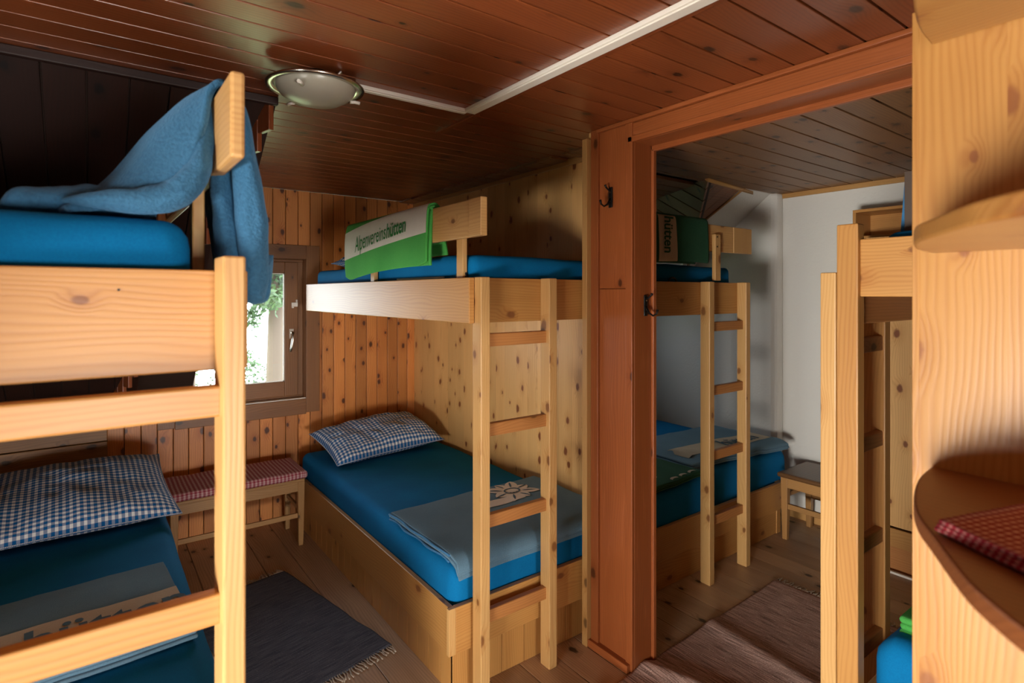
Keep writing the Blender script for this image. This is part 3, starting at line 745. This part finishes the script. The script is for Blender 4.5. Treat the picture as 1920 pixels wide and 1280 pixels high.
def petal(a0, w, r0, r1, n=10):
    pts = []
    for i in range(n + 1):
        q = i / n; pts.append((r0 + (r1 - r0) * q, w * math.sin(math.pi * q) ** .8))
    for i in range(n - 1, 0, -1):
        q = i / n; pts.append((r0 + (r1 - r0) * q, -w * math.sin(math.pi * q) ** .8))
    return [(EMC[0] + x * math.cos(a0) - y * math.sin(a0), EMC[1] + x * math.sin(a0) + y * math.cos(a0)) for x, y in pts]
def flat(mb, pts, on, dz):
    c = (sum(p[0] for p in pts) / len(pts), sum(p[1] for p in pts) / len(pts)); base = len(mb.v); rings = 3
    for k in range(rings + 1):
        for p in pts: mb.v.append(Vector(on(lerp(p[0], c[0], k / rings * .999), lerp(p[1], c[1], k / rings * .999), dz)))
    n = len(pts)
    for k in range(rings):
        for i in range(n):
            q = (k * n + i, k * n + (i + 1) % n, (k + 1) * n + (i + 1) % n, (k + 1) * n + i); mb.face([base + x for x in q], [(0, 0)] * 4, .5, True)
for i in range(8): flat(mb, petal(i * math.pi / 4 + .2, .034, .02, .15 if i % 2 else .125), on1, .0012)
mb.grid(14, 5, lambda a, b_: on1(lerp(1.56, 1.80, a), lerp(2.29, 2.36, b_) + .0 * a, .001))
mb.build('emblem', 'white', t)
mb = MB()
for i in range(8): flat(mb, petal(i * math.pi / 4 + .2 + .06, .006, .05, .13), on1, .0024)
ring = [(EMC[0] + .048 * math.cos(2 * math.pi * i / 28), EMC[1] + .04 * math.sin(2 * math.pi * i / 28)) for i in range(28)]
for i in range(28):
    a, b_ = ring[i], ring[(i + 1) % 28]; f_ = .78
    ia, ib = [(EMC[0] + (p[0] - EMC[0]) * f_, EMC[1] + (p[1] - EMC[1]) * f_) for p in (a, b_)]
    mb.poly([on1(*p, .003) for p in (a, b_, ib, ia)])
mb.build('emblem_outline', 'dktext', t)
mb = MB(); flat(mb, [(EMC[0] + .03 * math.cos(2 * math.pi * i / 16), EMC[1] + .025 * math.sin(2 * math.pi * i / 16)) for i in range(16)], on1, .0035); mb.build('emblem_centre', 'white', t)

# left bunk, grey-blue blanket with cream band and lettering
t = thing('blanket', 'folded grey-blue blanket with a cream lettered band, foreground left lower bed', 'blanket', (-.2, 2.3, .50))
wf2 = warp(.24, 2.3, math.radians(4), None, .006, 9)
mb = MB(); folded(mb, -.62, .25, 2.02, 2.60, .512, .012, 3, wf2, .004); mb.build('wool_layers', 'greyblue', t, weld=True)
def on2(x, y, dz=0): return wf2(Vector((x, y, .5492 + dz)))
mb = MB(); mb.grid(40, 14, lambda a, b_: on2(lerp(-.615, .245, a), lerp(2.12, 2.35, b_), .001)); mb.build('band', 'cream', t)
mb = MB(); add_text(mb, text_shapes('hütten', .185, .9, .004), lambda x, y: on2(x - .175, y + 2.19, .0035))
mb.build('lettering', 'dktext', t)

# green banner blanket over the guard board, middle bunk
t = thing('blanket', 'bright green blanket with white lettered band draped over the middle bunk guard board', 'blanket', (1.19, 2.65, 1.82))
prof = [(1.262, 1.77), (1.245, 1.86), (1.232, 1.95), (1.212, 1.985), (1.190, 1.990), (1.168, 1.972), (1.160, 1.90), (1.158, 1.80), (1.160, 1.74), (1.163, 1.70)]
def gsurf(s, y, off=0):
    p = spline(prof, s); q = spline(prof, min(1, s + .01)); q0 = spline(prof, max(0, s - .01))
    tx, tz = q[0] - q0[0], q[1] - q0[1]; l = math.hypot(tx, tz) or 1
    k = (y - 2.17) / .98
    wob = .010 * math.sin(k * 9 + 1.0) * max(0, s - .72) * 2 + .003 * nz(y * 4, s * 3)
    dn = max(0, s - .55) / .45
    z = p[1] - dn * (.055 * k - .02 - .02 * math.sin(k * 3.1))
    x = p[0] - wob
    return (x + off * tz / l, y, z - off * tx / l)
YA, YB = 2.17, 3.14
def corner(s, y):     # rounded lower corners and a curled near edge
    d = max(0, (s - .86) / .14); e = min(y - YA, YB - y); 
    if e < .08 and d > 0: s -= .14 * d * (1 - e / .08) * .5
    return s
mb = MB(); mb.grid(60, 44, lambda a, b_: gsurf(corner(b_, lerp(YA, YB, a)), lerp(YA, YB, a)), flip=True)
g1 = mb.build('fleece', 'green', t, solid=.009, subd=0)
mb = MB(); mb.grid(60, 30, lambda a, b_: tuple(Vector(gsurf(.08 + .86 * b_, lerp(YA - .012, YB - .05, a))) + Vector((.013 if b_ > .5 else -.008, 0, -.014))), flip=True)
mb.build('inner_layer', 'green', t, solid=.010)
mb = MB()
def sband(lo, hi, a, b_):
    y = lerp(YA + .001, YB - .001, a); k = (y - YA) / (YB - YA)
    return gsurf(lerp(lo + .15 * k, hi + .06 * k, b_), y, .0062)
mb.grid(60, 22, lambda a, b_: sband(.46, .715, a, b_)); mb.build('band', 'white', t)
def gtext(x, y):       # x reads from far (left) to near (right)
    yy = 2.975 - x; s = .675 - y * 1.12 + .085 * (yy - YA)
    return gsurf(s, yy, .0105)
mb = MB(); add_text(mb, text_shapes('Alpenvereins', .115, .665, .0004), gtext)
vs, fs = text_shapes('hütten', .115, .70, .0024); w1 = max(v[0] for v in text_shapes('Alpenvereins', .115, .665)[0]); add_text(mb, (vs, fs), lambda x, y: gtext(x + w1 + .006, y))
mb.build('lettering', 'grtext', t)

# dark green blanket over the guard board in the back room
t = thing('blanket', 'dark green blanket with sideways lettering over the back-room guard board', 'blanket', (2.5, 1.86, 1.84))
prof2 = [(1.93, 1.765), (1.92, 1.88), (1.905, 1.985), (1.885, 2.008), (1.865, 2.008), (1.848, 1.99), (1.842, 1.92), (1.838, 1.84), (1.838, 1.78), (1.842, 1.765)]
def dsurf(s, x, off=0):
    p = spline(prof2, s); return (x, p[0] - off + .006 * math.sin(x * 17) * max(0, s - .5) * 2, p[1] - .012 * max(0, s - .5) * math.sin(x * 9))
mb = MB(); mb.grid(40, 36, lambda a, b_: dsurf(b_, lerp(2.16, 2.715, a))); mb.build('fleece', 'dkgreen', t, solid=.012)
mb = MB(); mb.grid(8, 30, lambda a, b_: dsurf(lerp(.30, .95, b_), lerp(2.29, 2.43, a), .0075)); mb.build('band', 'cream', t)
mb = MB()
mb = MB(); add_text(mb, text_shapes('hütten', .10, .72, .002), lambda x, y: (2.325 + y, dsurf(.85, 2.38, .0095)[1] - .0015, 1.995 - x)); mb.build('lettering', 'dkgreen', t)

# lower beds in the back room
t = thing('blanket', 'folded grey-blue blanket with cream band on the bed beside the stool', 'blanket', (3.4, 2.3, .54))
def droop2(X, Y, z):
    if X > 3.80: d = X - 3.80; z -= d * d * 6
    if Y < 2.04: z -= (2.04 - Y) ** 2 * 5
    if X < 2.95: z -= .012
    return (X, Y, z)
wf3 = warp(3.35, 2.28, math.radians(-4), droop2, .008, 4)
mb = MB(); folded(mb, 2.86, 3.85, 2.00, 2.58, .556, .014, 3, wf3); mb.build('wool_layers', 'greyblue', t, weld=True)
mb = MB(); mb.grid(30, 10, lambda a, b_: wf3(Vector((lerp(2.95, 3.80, a), lerp(2.10, 2.27, b_), .600)))); mb.build('band', 'cream', t)
mb = MB(); add_text(mb, text_shapes('hütten', .15, .9, .003), lambda x, y: wf3(Vector((3.36 + x, 2.13 + y, .6035)))); mb.build('lettering', 'dktext', t)
t = thing('blanket', 'folded bottle-green blanket on the back-room bed beside the column', 'blanket', (2.55, 2.3, .53))
wf4 = warp(2.55, 2.2, math.radians(3), None, .006, 14)
mb = MB(); folded(mb, 2.18, 2.84, 1.955, 2.50, .533, .013, 3, wf4); mb.build('wool_layers', 'dkgreen', t, weld=True)
mb = MB(); add_text(mb, text_shapes('pinds', .062, .95, .0008), lambda x, y: wf4(Vector((2.40 + x, 2.04 + y, .5745))))
mb.build('lettering', 'cream', t)
mb = MB()
for k in range(3): mb.grid(6, 2, lambda a, b_, k=k: wf4(Vector((lerp(2.56 + k * .085, 2.62 + k * .085, a), lerp(1.966, 1.985, b_) + .012 * math.sin(a * 3), .5745))))
mb.build('trim_stitching', 'cream', t)

# right: bright green blanket on the lower bed
t = thing('blanket', 'small bright green folded blanket at the bottom right edge of the shelving', 'blanket', (2.3, .6, .47))
mb = MB(); folded(mb, 2.12, 2.7, .25, .73, .478, .022, 3, warp(2.3, .5, 0, None, .008, 2), .006); mb.build('fleece', 'green', t, weld=True)

# draped fleece over the near left guard board
t = thing('blanket', 'crumpled blue fleece blanket thrown over the foreground left guard board', 'blanket', (.15, 1.5, 1.73))
keys = [
 (1.215, [(.03, 1.752), (.075, 1.762), (.115, 1.79), (.145, 1.84), (.165, 1.90), (.178, 1.96), (.188, 1.998), (.203, 2.008), (.222, 1.985), (.236, 1.90), (.246, 1.80), (.252, 1.70), (.256, 1.62), (.266, 1.592), (.282, 1.60), (.286, 1.66)]),
 (1.26, [(-.03, 1.75), (.02, 1.775), (.07, 1.83), (.105, 1.895), (.135, 1.945), (.162, 1.985), (.185, 2.005), (.208, 2.010), (.232, 1.985), (.252, 1.90), (.262, 1.80), (.266, 1.70), (.268, 1.615), (.278, 1.588), (.295, 1.60), (.298, 1.68)]),
 (1.34, [(-.05, 1.75), (.015, 1.80), (.06, 1.865), (.095, 1.92), (.13, 1.965), (.16, 1.995), (.185, 2.008), (.208, 2.010), (.225, 1.99), (.240, 1.90), (.250, 1.80), (.256, 1.70), (.26, 1.63), (.27, 1.60), (.285, 1.60), (.288, 1.66)]),
 (1.44, [(-.06, 1.75), (-.01, 1.79), (.05, 1.85), (.09, 1.91), (.13, 1.955), (.16, 1.985), (.185, 2.003), (.208, 2.008), (.235, 1.98), (.268, 1.90), (.288, 1.80), (.296, 1.70), (.300, 1.64), (.31, 1.60), (.325, 1.61), (.33, 1.66)]),
 (1.56, [(-.10, 1.75), (-.02, 1.77), (.04, 1.82), (.09, 1.88), (.13, 1.93), (.16, 1.97), (.183, 1.998), (.205, 2.003), (.225, 1.98), (.245, 1.90), (.26, 1.80), (.268, 1.70), (.272, 1.62), (.28, 1.59), (.295, 1.60), (.30, 1.66)]),
 (1.72, [(-.12, 1.75), (-.04, 1.76), (.03, 1.80), (.08, 1.86), (.12, 1.92), (.155, 1.965), (.18, 1.995), (.203, 2.0), (.225, 1.97), (.245, 1.88), (.26, 1.78), (.27, 1.68), (.275, 1.62), (.28, 1.60), (.29, 1.60), (.295, 1.64)])]
def drape(a, b_):
    x = a * (len(keys) - 1); 
    rows = [(k[0],) + spline(k[1], b_) for k in keys]
    y, X, Z = spline(rows, a)
    w = .006 * nz(a * 7, b_ * 9, 3) + .004 * nz(a * 15, b_ * 14, 7)
    return (X + w, y + .01 * nz(b_ * 6, a * 3), Z + w * .8)
mb = MB(); mb.grid(60, 90, drape, flip=True); mb.build('fleece', 'fleece', t, solid=.014)
# bunched tail lying on the mattress
def tail(a, b_):
    ang = 2 * math.pi * a; q = b_
    cx = lerp(.10, -.135, q); cy = 1.33 + .06 * math.sin(q * 3); rr = (.020 + .016 * math.sin(q * math.pi * .9 + .6) ** 2 + .012 * q) * (1 - max(0, (q - .85) / .15) ** 2 * .85)
    return (cx, cy + rr * 2.3 * math.cos(ang) + .006 * nz(a * 5, q * 8), 1.742 + rr * .85 + rr * math.sin(ang) * .9 + .003 * nz(a * 9, q * 12))
mb = MB(); mb.grid(26, 34, tail, close_u=True); mb.build('bunched_corner', 'fleece', t)
def roll(name, path, rads, flat=1.0, sd=0):
    n = 44
    def f(a, b_):
        p = spline(path, b_); q = spline(path, min(1, b_ + .01)); q0 = spline(path, max(0, b_ - .01)); r = spline([(x,) for x in rads], b_)[0]
        tv = (Vector(q) - Vector(q0)).normalized(); e1 = tv.cross(Vector((0, 1, 0.05))).normalized(); e2 = tv.cross(e1)
        an = 2 * math.pi * a; r2 = r * (1 + .18 * nz(math.cos(an) * 1.2 + sd, math.sin(an) * 1.2, b_ * 6) + .08 * nz(an, b_ * 15, sd))
        return tuple(Vector(p) + e1 * r2 * math.cos(an) + e2 * r2 * flat * math.sin(an))
    MB().grid(30, n, f, close_u=True).build(name, 'fleece', t)
roll('hanging_fold', [(.214, 1.21, 2.0), (.232, 1.215, 1.94), (.246, 1.22, 1.85), (.254, 1.22, 1.75), (.260, 1.22, 1.67), (.262, 1.22, 1.61), (.262, 1.22, 1.585), (.262, 1.22, 1.578)], [.010, .019, .024, .027, .028, .025, .017, .001], 1.3, 1)
roll('hanging_fold', [(.213, 1.25, 1.97), (.216, 1.27, 1.90), (.217, 1.28, 1.82), (.220, 1.27, 1.74), (.226, 1.26, 1.67), (.232, 1.25, 1.62), (.236, 1.25, 1.60), (.236, 1.25, 1.592)], [.010, .020, .024, .026, .026, .022, .015, .001], 1.4, 5)
roll('gathered_fold', [(.186, 1.27, 1.965), (.174, 1.24, 1.90), (.158, 1.225, 1.83), (.125, 1.22, 1.785), (.07, 1.22, 1.768), (.01, 1.23, 1.765), (-.04, 1.25, 1.762)], [.010, .018, .025, .028, .024, .016, .004], 1.5, 9)
mb = MB(); mb.soft(-.022, .022, 1.245, 1.31, 1.757, 1.773, .006, (6, 6, 3)); mb.build('hem', 'bluehem', t, weld=True)

# ================================================================== BENCH, STOOL, RUGS
def tleg(mb, x, y, z1, w0, w1, dx=0, dy=0):
    mb2 = len(mb.v); r = R.random(); base = mb2
    for z, w, ox, oy in ((0, w1, dx, dy), (z1 * .35, w1 * 1.08 + (w0 - w1) * .3, dx * .6, dy * .6), (z1, w0, 0, 0)):
        for sx, sy in ((-1, -1), (1, -1), (1, 1), (-1, 1)): mb.v.append(Vector((x + ox + sx * w / 2, y + oy + sy * w / 2, z)))
    for k in range(2):
        for i in range(4):
            q = (k * 4 + i, k * 4 + (i + 1) % 4, (k + 1) * 4 + (i + 1) % 4, (k + 1) * 4 + i)
            mb.face([base + j for j in q], [(mb.v[base + j].z, (mb.v[base + j].x + mb.v[base + j].y)) for j in q], r)
    mb.face([base + i for i in (3, 2, 1, 0)], [(0, 0)] * 4, r); mb.face([base + 8 + i for i in range(4)], [(0, 0)] * 4, r)
    return mb
t = thing('bench', 'low wooden bench under the window between the two beds', 'bench', (.72, 3.84, 0))
MB().box(.34, 1.085, 3.665, 4.02, .405, .425, g=0).build('seat', 'stool', t, bevel=.004)
MB().box(.37, 1.06, 3.675, 3.695, .345, .405, g=0).box(.37, 1.06, 3.99, 4.01, .345, .405, g=0).box(1.05, 1.07, 3.69, 4.0, .345, .405, g=1).build('apron', 'stool', t, bevel=.003)
for x, y in ((1.065, 3.69), (1.065, 3.995), (.37, 3.69), (.37, 3.995)): tleg(MB(), x, y, .405, .042, .028).build('leg', 'stool', t, bevel=.003)
MB().box(.37, 1.06, 3.685, 3.70, .175, .205, g=0).build('stretcher', 'stool', t, bevel=.003)
MB().box(1.055, 1.07, 3.70, 3.99, .215, .24, g=1).build('stretcher', 'stool', t, bevel=.003)
t = thing('seat_pad', 'long red and white checked pad covering the low bench', 'cushion', (.72, 3.84, .425))
MB().soft(.32, 1.10, 3.645, 4.03, .428, .475, .018, (30, 16, 5), lambda o: o + Vector((0, 0, .006 * nz(o.x * 9, o.y * 9) - (.012 * max(0, (3.66 - o.y) / .02) * abs(nz(o.x * 14, 0)))))).build('cover', 'gred', t, weld=True)

t = thing('stool', 'small wooden stool with a dark seat against the white wall', 'stool', (3.79, 1.75, 0))
mb = MB(); mb.soft(3.59, 3.985, 1.585, 1.925, .405, .435, .012, (12, 12, 3)); mb.build('seat', 'stooltop', t, weld=True)
for x, y in ((3.63, 1.885), (3.63, 1.625), (3.95, 1.885), (3.95, 1.625)): tleg(MB(), x, y, .405, .045, .030).build('leg', 'stool', t, bevel=.003)
mb = MB().box(3.64, 3.94, 1.605, 1.625, .34, .405, g=0).box(3.64, 3.94, 1.89, 1.905, .34, .405, g=0).box(3.612, 3.632, 1.62, 1.89, .34, .405, g=1).box(3.945, 3.965, 1.62, 1.89, .34, .405, g=1); mb.build('apron', 'stool', t, bevel=.002)
MB().box(3.62, 3.64, 1.64, 1.87, .20, .235, g=1).build('stretcher', 'stool', t, bevel=.003)
MB().box(3.94, 3.96, 1.64, 1.87, .20, .235, g=1).build('stretcher', 'stool', t, bevel=.003)
MB().box(3.64, 3.94, 1.615, 1.63, .15, .18, g=0).build('stretcher', 'stool', t, bevel=.003)
MB().box(3.64, 3.94, 1.88, 1.895, .27, .30, g=0).build('stretcher', 'stool', t, bevel=.003)

def rug(name, label, c, lx, ly, rz, mat, ridges, along_x, fr_ends):
    t = thing(name, label, 'rug', c)
    ca, sa = math.cos(rz), math.sin(rz)
    def h(x, y):
        z = .006 + .003 * (nz(x * 3, y * 3) + .5)
        for p, w, hh, sk in ridges:
            d = ((x if along_x else y) - p - sk * (y if along_x else x)) / w; z += hh * math.exp(-d * d)
        return z
    def pt(x, y, z=None):
        e = .006 * nz(x * 7, y * 7, 3)
        return (c[0] + (x + e) * ca - (y + e) * sa, c[1] + (x + e) * sa + (y + e) * ca, h(x, y) if z is None else z)
    uvf = (lambda a, b_: (a * lx, b_ * ly)) if along_x else (lambda a, b_: (b_ * ly, a * lx))
    MB().grid(70, 60, lambda a, b_: pt((a - .5) * lx, (b_ - .5) * ly), uvf, flip=False).build('weave', mat, t, solid=.006)
    for sg in fr_ends:
        mb = MB(); L_ = ly if along_x else lx; n = int(L_ / .0125)
        for i in range(n):
            q = -L_ / 2 + (i + .5) * L_ / n + R.uniform(-.003, .003); e = sg * (lx if along_x else ly) / 2; ln = R.uniform(.035, .06)
            pts = []; dr = R.uniform(-.016, .016)
            for k in range(4):
                f = k / 3; a, b_ = e + sg * f * ln, q + dr * f + .003 * math.sin(f * 6 + i)
                pts.append(pt(a, b_, .009 - .004 * f) if along_x else pt(b_, a, .009 - .004 * f))
            mb.tube(pts, [.0032, .0030, .0028, .0034], 4)
        mb.build('fringe', 'fringe', t)
    return t
rug('rug', 'dark blue-grey woven rug with fringe beside the middle bunk', (.713, 2.82, .0), .56, 1.02, math.radians(11.5), 'rug1', [], False, (-1, 1))
rug('rug', 'brown woven rug with wavy folds on the back-room floor', (2.22, 1.28, 0), 1.68, .66, math.radians(2), 'rug2', [(-.22, .04, .022, -.3), (.14, .05, .013, .15), (-.50, .04, .020, -.5)], True, (1,))

# ================================================================== LAMP, HOOKS
LC = (.60, 1.905)
t = thing('ceiling_lamp', 'round frosted glass ceiling lamp with a metal ring', 'lamp', (LC[0], LC[1], ZC))
MB().lathe([(0, -.0), (.05, 0), (.055, -.02), (.055, -.035)], (LC[0], LC[1], ZC)).build('mount', 'iron', t)
MB().lathe([(.05, -.030), (.10, -.034), (.152, -.042), (.158, -.047), (.155, -.052), (.13, -.050), (.125, -.046)], (LC[0], LC[1], ZC), 64).build('ring', 'chrome', t)
MB().lathe([(.128, -.046), (.126, -.056), (.112, -.074), (.085, -.090), (.05, -.100), (.02, -.104), (0.0005, -.105)], (LC[0], LC[1], ZC), 64).build('lamp_shade', 'frost', t)
for a in (math.radians(-128), math.radians(-10), math.radians(112)):
    c, s_ = math.cos(a), math.sin(a)
    MB().tube([(LC[0] + .112 * c, LC[1] + .112 * s_, ZC - .078), (LC[0] + .128 * c, LC[1] + .128 * s_, ZC - .076), (LC[0] + .145 * c, LC[1] + .145 * s_, ZC - .078)], .006, 6).build('clip', 'duct', t)
MB().box(LC[0] + .05, LC[0] + .13, LC[1] - .02, LC[1] + .02, ZC - .03, ZC).build('bracket', 'iron', t)
MB().tube([(LC[0] + .06, LC[1] - .08, ZC - .004), (LC[0] + .03, LC[1] - .03, ZC - .035)], .008, 4).build('bracket', 'chrome', t)

def hook(label, base, out, fl=1):
    b0 = Vector(base); o = Vector(out).normalized(); s_ = Vector((0, 0, 1)).cross(o)
    t = thing('coat_hook', label, 'hook', base)
    mb = MB(); mb.soft(-.011, .011, -.003, .003, -.045, .045, .003, (6, 3, 10))
    ang = math.atan2(o.y, o.x) - math.pi / 2
    rot = Matrix.Rotation(ang, 4, 'Z'); mb.v = [b0 + rot @ v for v in mb.v]; mb.build('plate', 'iron', t, weld=True)
    def q(a, z, sd=0): return b0 + o * a + s_ * sd + Vector((0, 0, z))
    MB().tube([q(.002, -.005), q(.02, -.032), q(.04, -.042), q(.058, -.034), q(.064, -.016)], [.005, .0045, .004, .004, .0055]).tube([q(.002, .03), q(.018, .034), q(.03, .044), q(.034, .052)], [.005, .004, .004, .006]).build('hook_arm', 'iron', t)
    for zz in (.022, -.016): MB().tube([q(.003, zz), q(.006, zz)], .004, 8).build('screw', 'chrome', t)
hook('black iron coat hook high on the broad left face of the column', (1.820, 1.722, 2.02), (-1, 0, 0))
hook('black ornate coat hook lower on the narrow jamb of the column', (1.90, 1.594, 1.548), (0, -1, 0))

# ================================================================== CORNER SHELVING (foreground right)
t = thing('shelving_unit', 'tall pine unit with rounded end shelves filling the right edge', 'shelf', (1.45, .1, 0))
XF = 1.222
mb = MB(); y = .385
while y > -.75:
    w = R.choice((.10, .125, .14)); mb.box(XF, XF + .02, max(y - w, -.75), y, 0, ZC - .12, g=2); y -= w
mb.build('side_panel', 'shelf', t)
MB().box(XF - .001, XF + .022, .385, .396, 0, 2.12, g=2).build('edge_strip', 'shelf', t, bevel=.001)
MB().box(XF + .02, 1.72, .37, .39, 0, 2.2, g=2).build('back_panel', 'shelf', t, bevel=.002)
MB().box(1.70, 1.72, -.75, .37, 0, 2.2, g=2).build('side_panel', 'shelf', t, bevel=.002)
MB().box(XF + .02, 1.70, -.75, .37, 2.18, 2.2, g=1).build('top_board', 'shelf', t, bevel=.002)
def shelf_pts(w, n=24):
    # rounded end outline starting on the panel at the far end and swinging out towards the room
    key = [(1.2215, .366), (1.127, .356), (1.017, .328), (.936, .297), (.875, .262), (.778, .205), (.735, .172), (.691, .128), (.655, .07), (.63, -.02), (.62, -.15), (.62, -.40)]
    pts = [spline(key, i / 40) for i in range(41)]
    return [(XF - (XF - x) * w, y) for x, y in pts] + [(XF, -.40)]
for z0, z1, wd in ((1.262, 1.287, 1.0), (1.673, 1.698, 1.0), (2.05, 2.13, 1.0)):
    pts = shelf_pts(wd)
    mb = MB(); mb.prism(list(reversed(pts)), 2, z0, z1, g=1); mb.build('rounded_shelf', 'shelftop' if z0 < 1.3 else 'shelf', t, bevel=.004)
t = thing('table_cloth', 'folded red and white checked cloth on the lowest rounded shelf', 'cloth', (.95, .2, 1.29))
def cl(a, b_):
    A_, B_, C_, D_ = Vector((.885, .262, 0)), Vector((1.18, .17, 0)), Vector((1.0, -.30, 0)), Vector((.70, -.05, 0))
    p = A_.lerp(B_, a).lerp(D_.lerp(C_, a), b_); return p
mb = MB()
for k in range(3):
    z = 1.2925 + k * .005
    mb.grid(20, 20, lambda a, b_, z=z, k=k: tuple(cl(a, b_) + Vector((k * .002, -k * .002, z + .002 * nz(a * 4, b_ * 4, k)))), lambda a, b_: (a * .32, b_ * .48))
mb.build('cloth_layers', 'gredb', t, solid=.0042)

# ================================================================== BACK ROOM FURNITURE
t = thing('wardrobe', 'pale knotty pine wardrobe glimpsed between the right bunk ladder and the shelving', 'wardrobe', (3.87, .7, 0))
mb = MB(); y = .2
while y < 1.42: mb.box(3.70, 3.715, y, min(y + .1405, 1.435), .26, 1.93, g=2); y += .1405
mb.build('door_panel', 'panel', t)
MB().box(3.69, 3.72, .2, 1.435, .145, .25, g=1).build('plinth_board', 'rail', t, bevel=.003)
MB().box(3.715, 4.035, 1.42, 1.435, .15, 1.93, g=2).build('side_panel', 'panel', t)
MB().box(3.715, 4.035, .2, 1.435, 1.915, 1.93, g=1).build('top_board', 'panel', t)
MB().box(3.72, 4.03, .2, 1.43, 0, .145, g=1).build('plinth', 'rung', t)
struct(MB().box(3.665, 3.68, .2, 1.435, 0, .012, g=1).build('trim_12', 'duct'))
t = thing('wall_box', 'open wooden box shelf high on the white wall above the right bunk', 'shelf', (3.92, 1.15, 1.94))
MB().box(3.80, 4.03, .75, 1.55, 2.10, 2.118, g=1).build('top_board', 'rail', t, bevel=.002)
MB().box(3.80, 4.03, .75, 1.55, 1.935, 1.953, g=1).build('bottom_board', 'rail', t, bevel=.002)
MB().box(3.80, 4.03, 1.532, 1.55, 1.953, 2.10, g=2).build('side_board', 'rail', t, bevel=.002)
MB().box(3.80, 4.03, .75, .768, 1.953, 2.10, g=2).build('side_board', 'rail', t, bevel=.002)
MB().box(4.015, 4.03, .768, 1.532, 1.953, 2.10, g=1).build('back_board', 'rail', t, bevel=.002)
t = thing('book', 'dark brown book standing upright on the top right bunk', 'book', (2.3, .71, 1.80))
MB().box(2.17, 2.33, .70, .703, 1.806, 2.005).box(2.17, 2.33, .722, .725, 1.806, 2.005).box(2.168, 2.172, .70, .725, 1.806, 2.005).build('cover', 'book', t, bevel=.001)
MB().box(2.173, 2.325, .7035, .7215, 1.810, 2.0).build('pages', 'cream', t)
t = tag(MB().box(-.08, .08, -.006, .006, 0, .17).build('folder', 'bluehem', origin=(0, 0, 0), bevel=.003), 'thin blue folder leaning beside the brown book', 'folder')
t.location = (2.28, .746, 1.81); t.rotation_euler = (math.radians(4), 0, math.radians(3))

# ================================================================== OUTSIDE THE WINDOW
struct(MB().box(-14, 16, 4.6, 30, -3.2, -3.0).build('ground_outside', 'grass'))
def tree(c, rad, n, label, sd):
    rr = random.Random(sd); t = thing('tree', label, 'tree', (c[0], c[1], -3))
    MB().tube([(c[0], c[1], -3), (c[0] + .1, c[1], c[2] - rad * .3), (c[0], c[1] + .1, c[2] + rad * .3)], [.16, .1, .04], 8).build('trunk', 'bark', t)
    mb = MB()
    cl_ = [(c[0] + rr.gauss(0, rad * .5), c[1] + rr.gauss(0, rad * .4), c[2] + rr.gauss(0, rad * .5)) for _ in range(34)]
    for _ in range(n):
        q = rr.choice(cl_); p = Vector((q[0] + rr.gauss(0, rad * .14), q[1] + rr.gauss(0, rad * .14), q[2] + rr.gauss(0, rad * .13)))
        s_ = rr.uniform(.03, .065); a = Vector((rr.gauss(0, 1), rr.gauss(0, 1), rr.gauss(0, 1))).normalized(); b_ = a.orthogonal().normalized()
        mb.poly([p - a * s_, p + b_ * s_ * .5, p + a * s_, p - b_ * s_ * .5])
    mb.build('foliage', 'leaf', t)
tree((1.95, 8.2, 1.95), .62, 2400, 'dark leafy tree outside the window, behind the upper pane', 3)
tree((1.15, 10.4, .8), .62, 1500, 'pale leafy shrub outside the window at the left of the pane', 11)
tree((2.3, 13.0, -.2), .75, 1600, 'low leafy bush outside the window, behind the bottom of the pane', 17)
for o in D.objects:
    if '_o' in o: del o['_o']
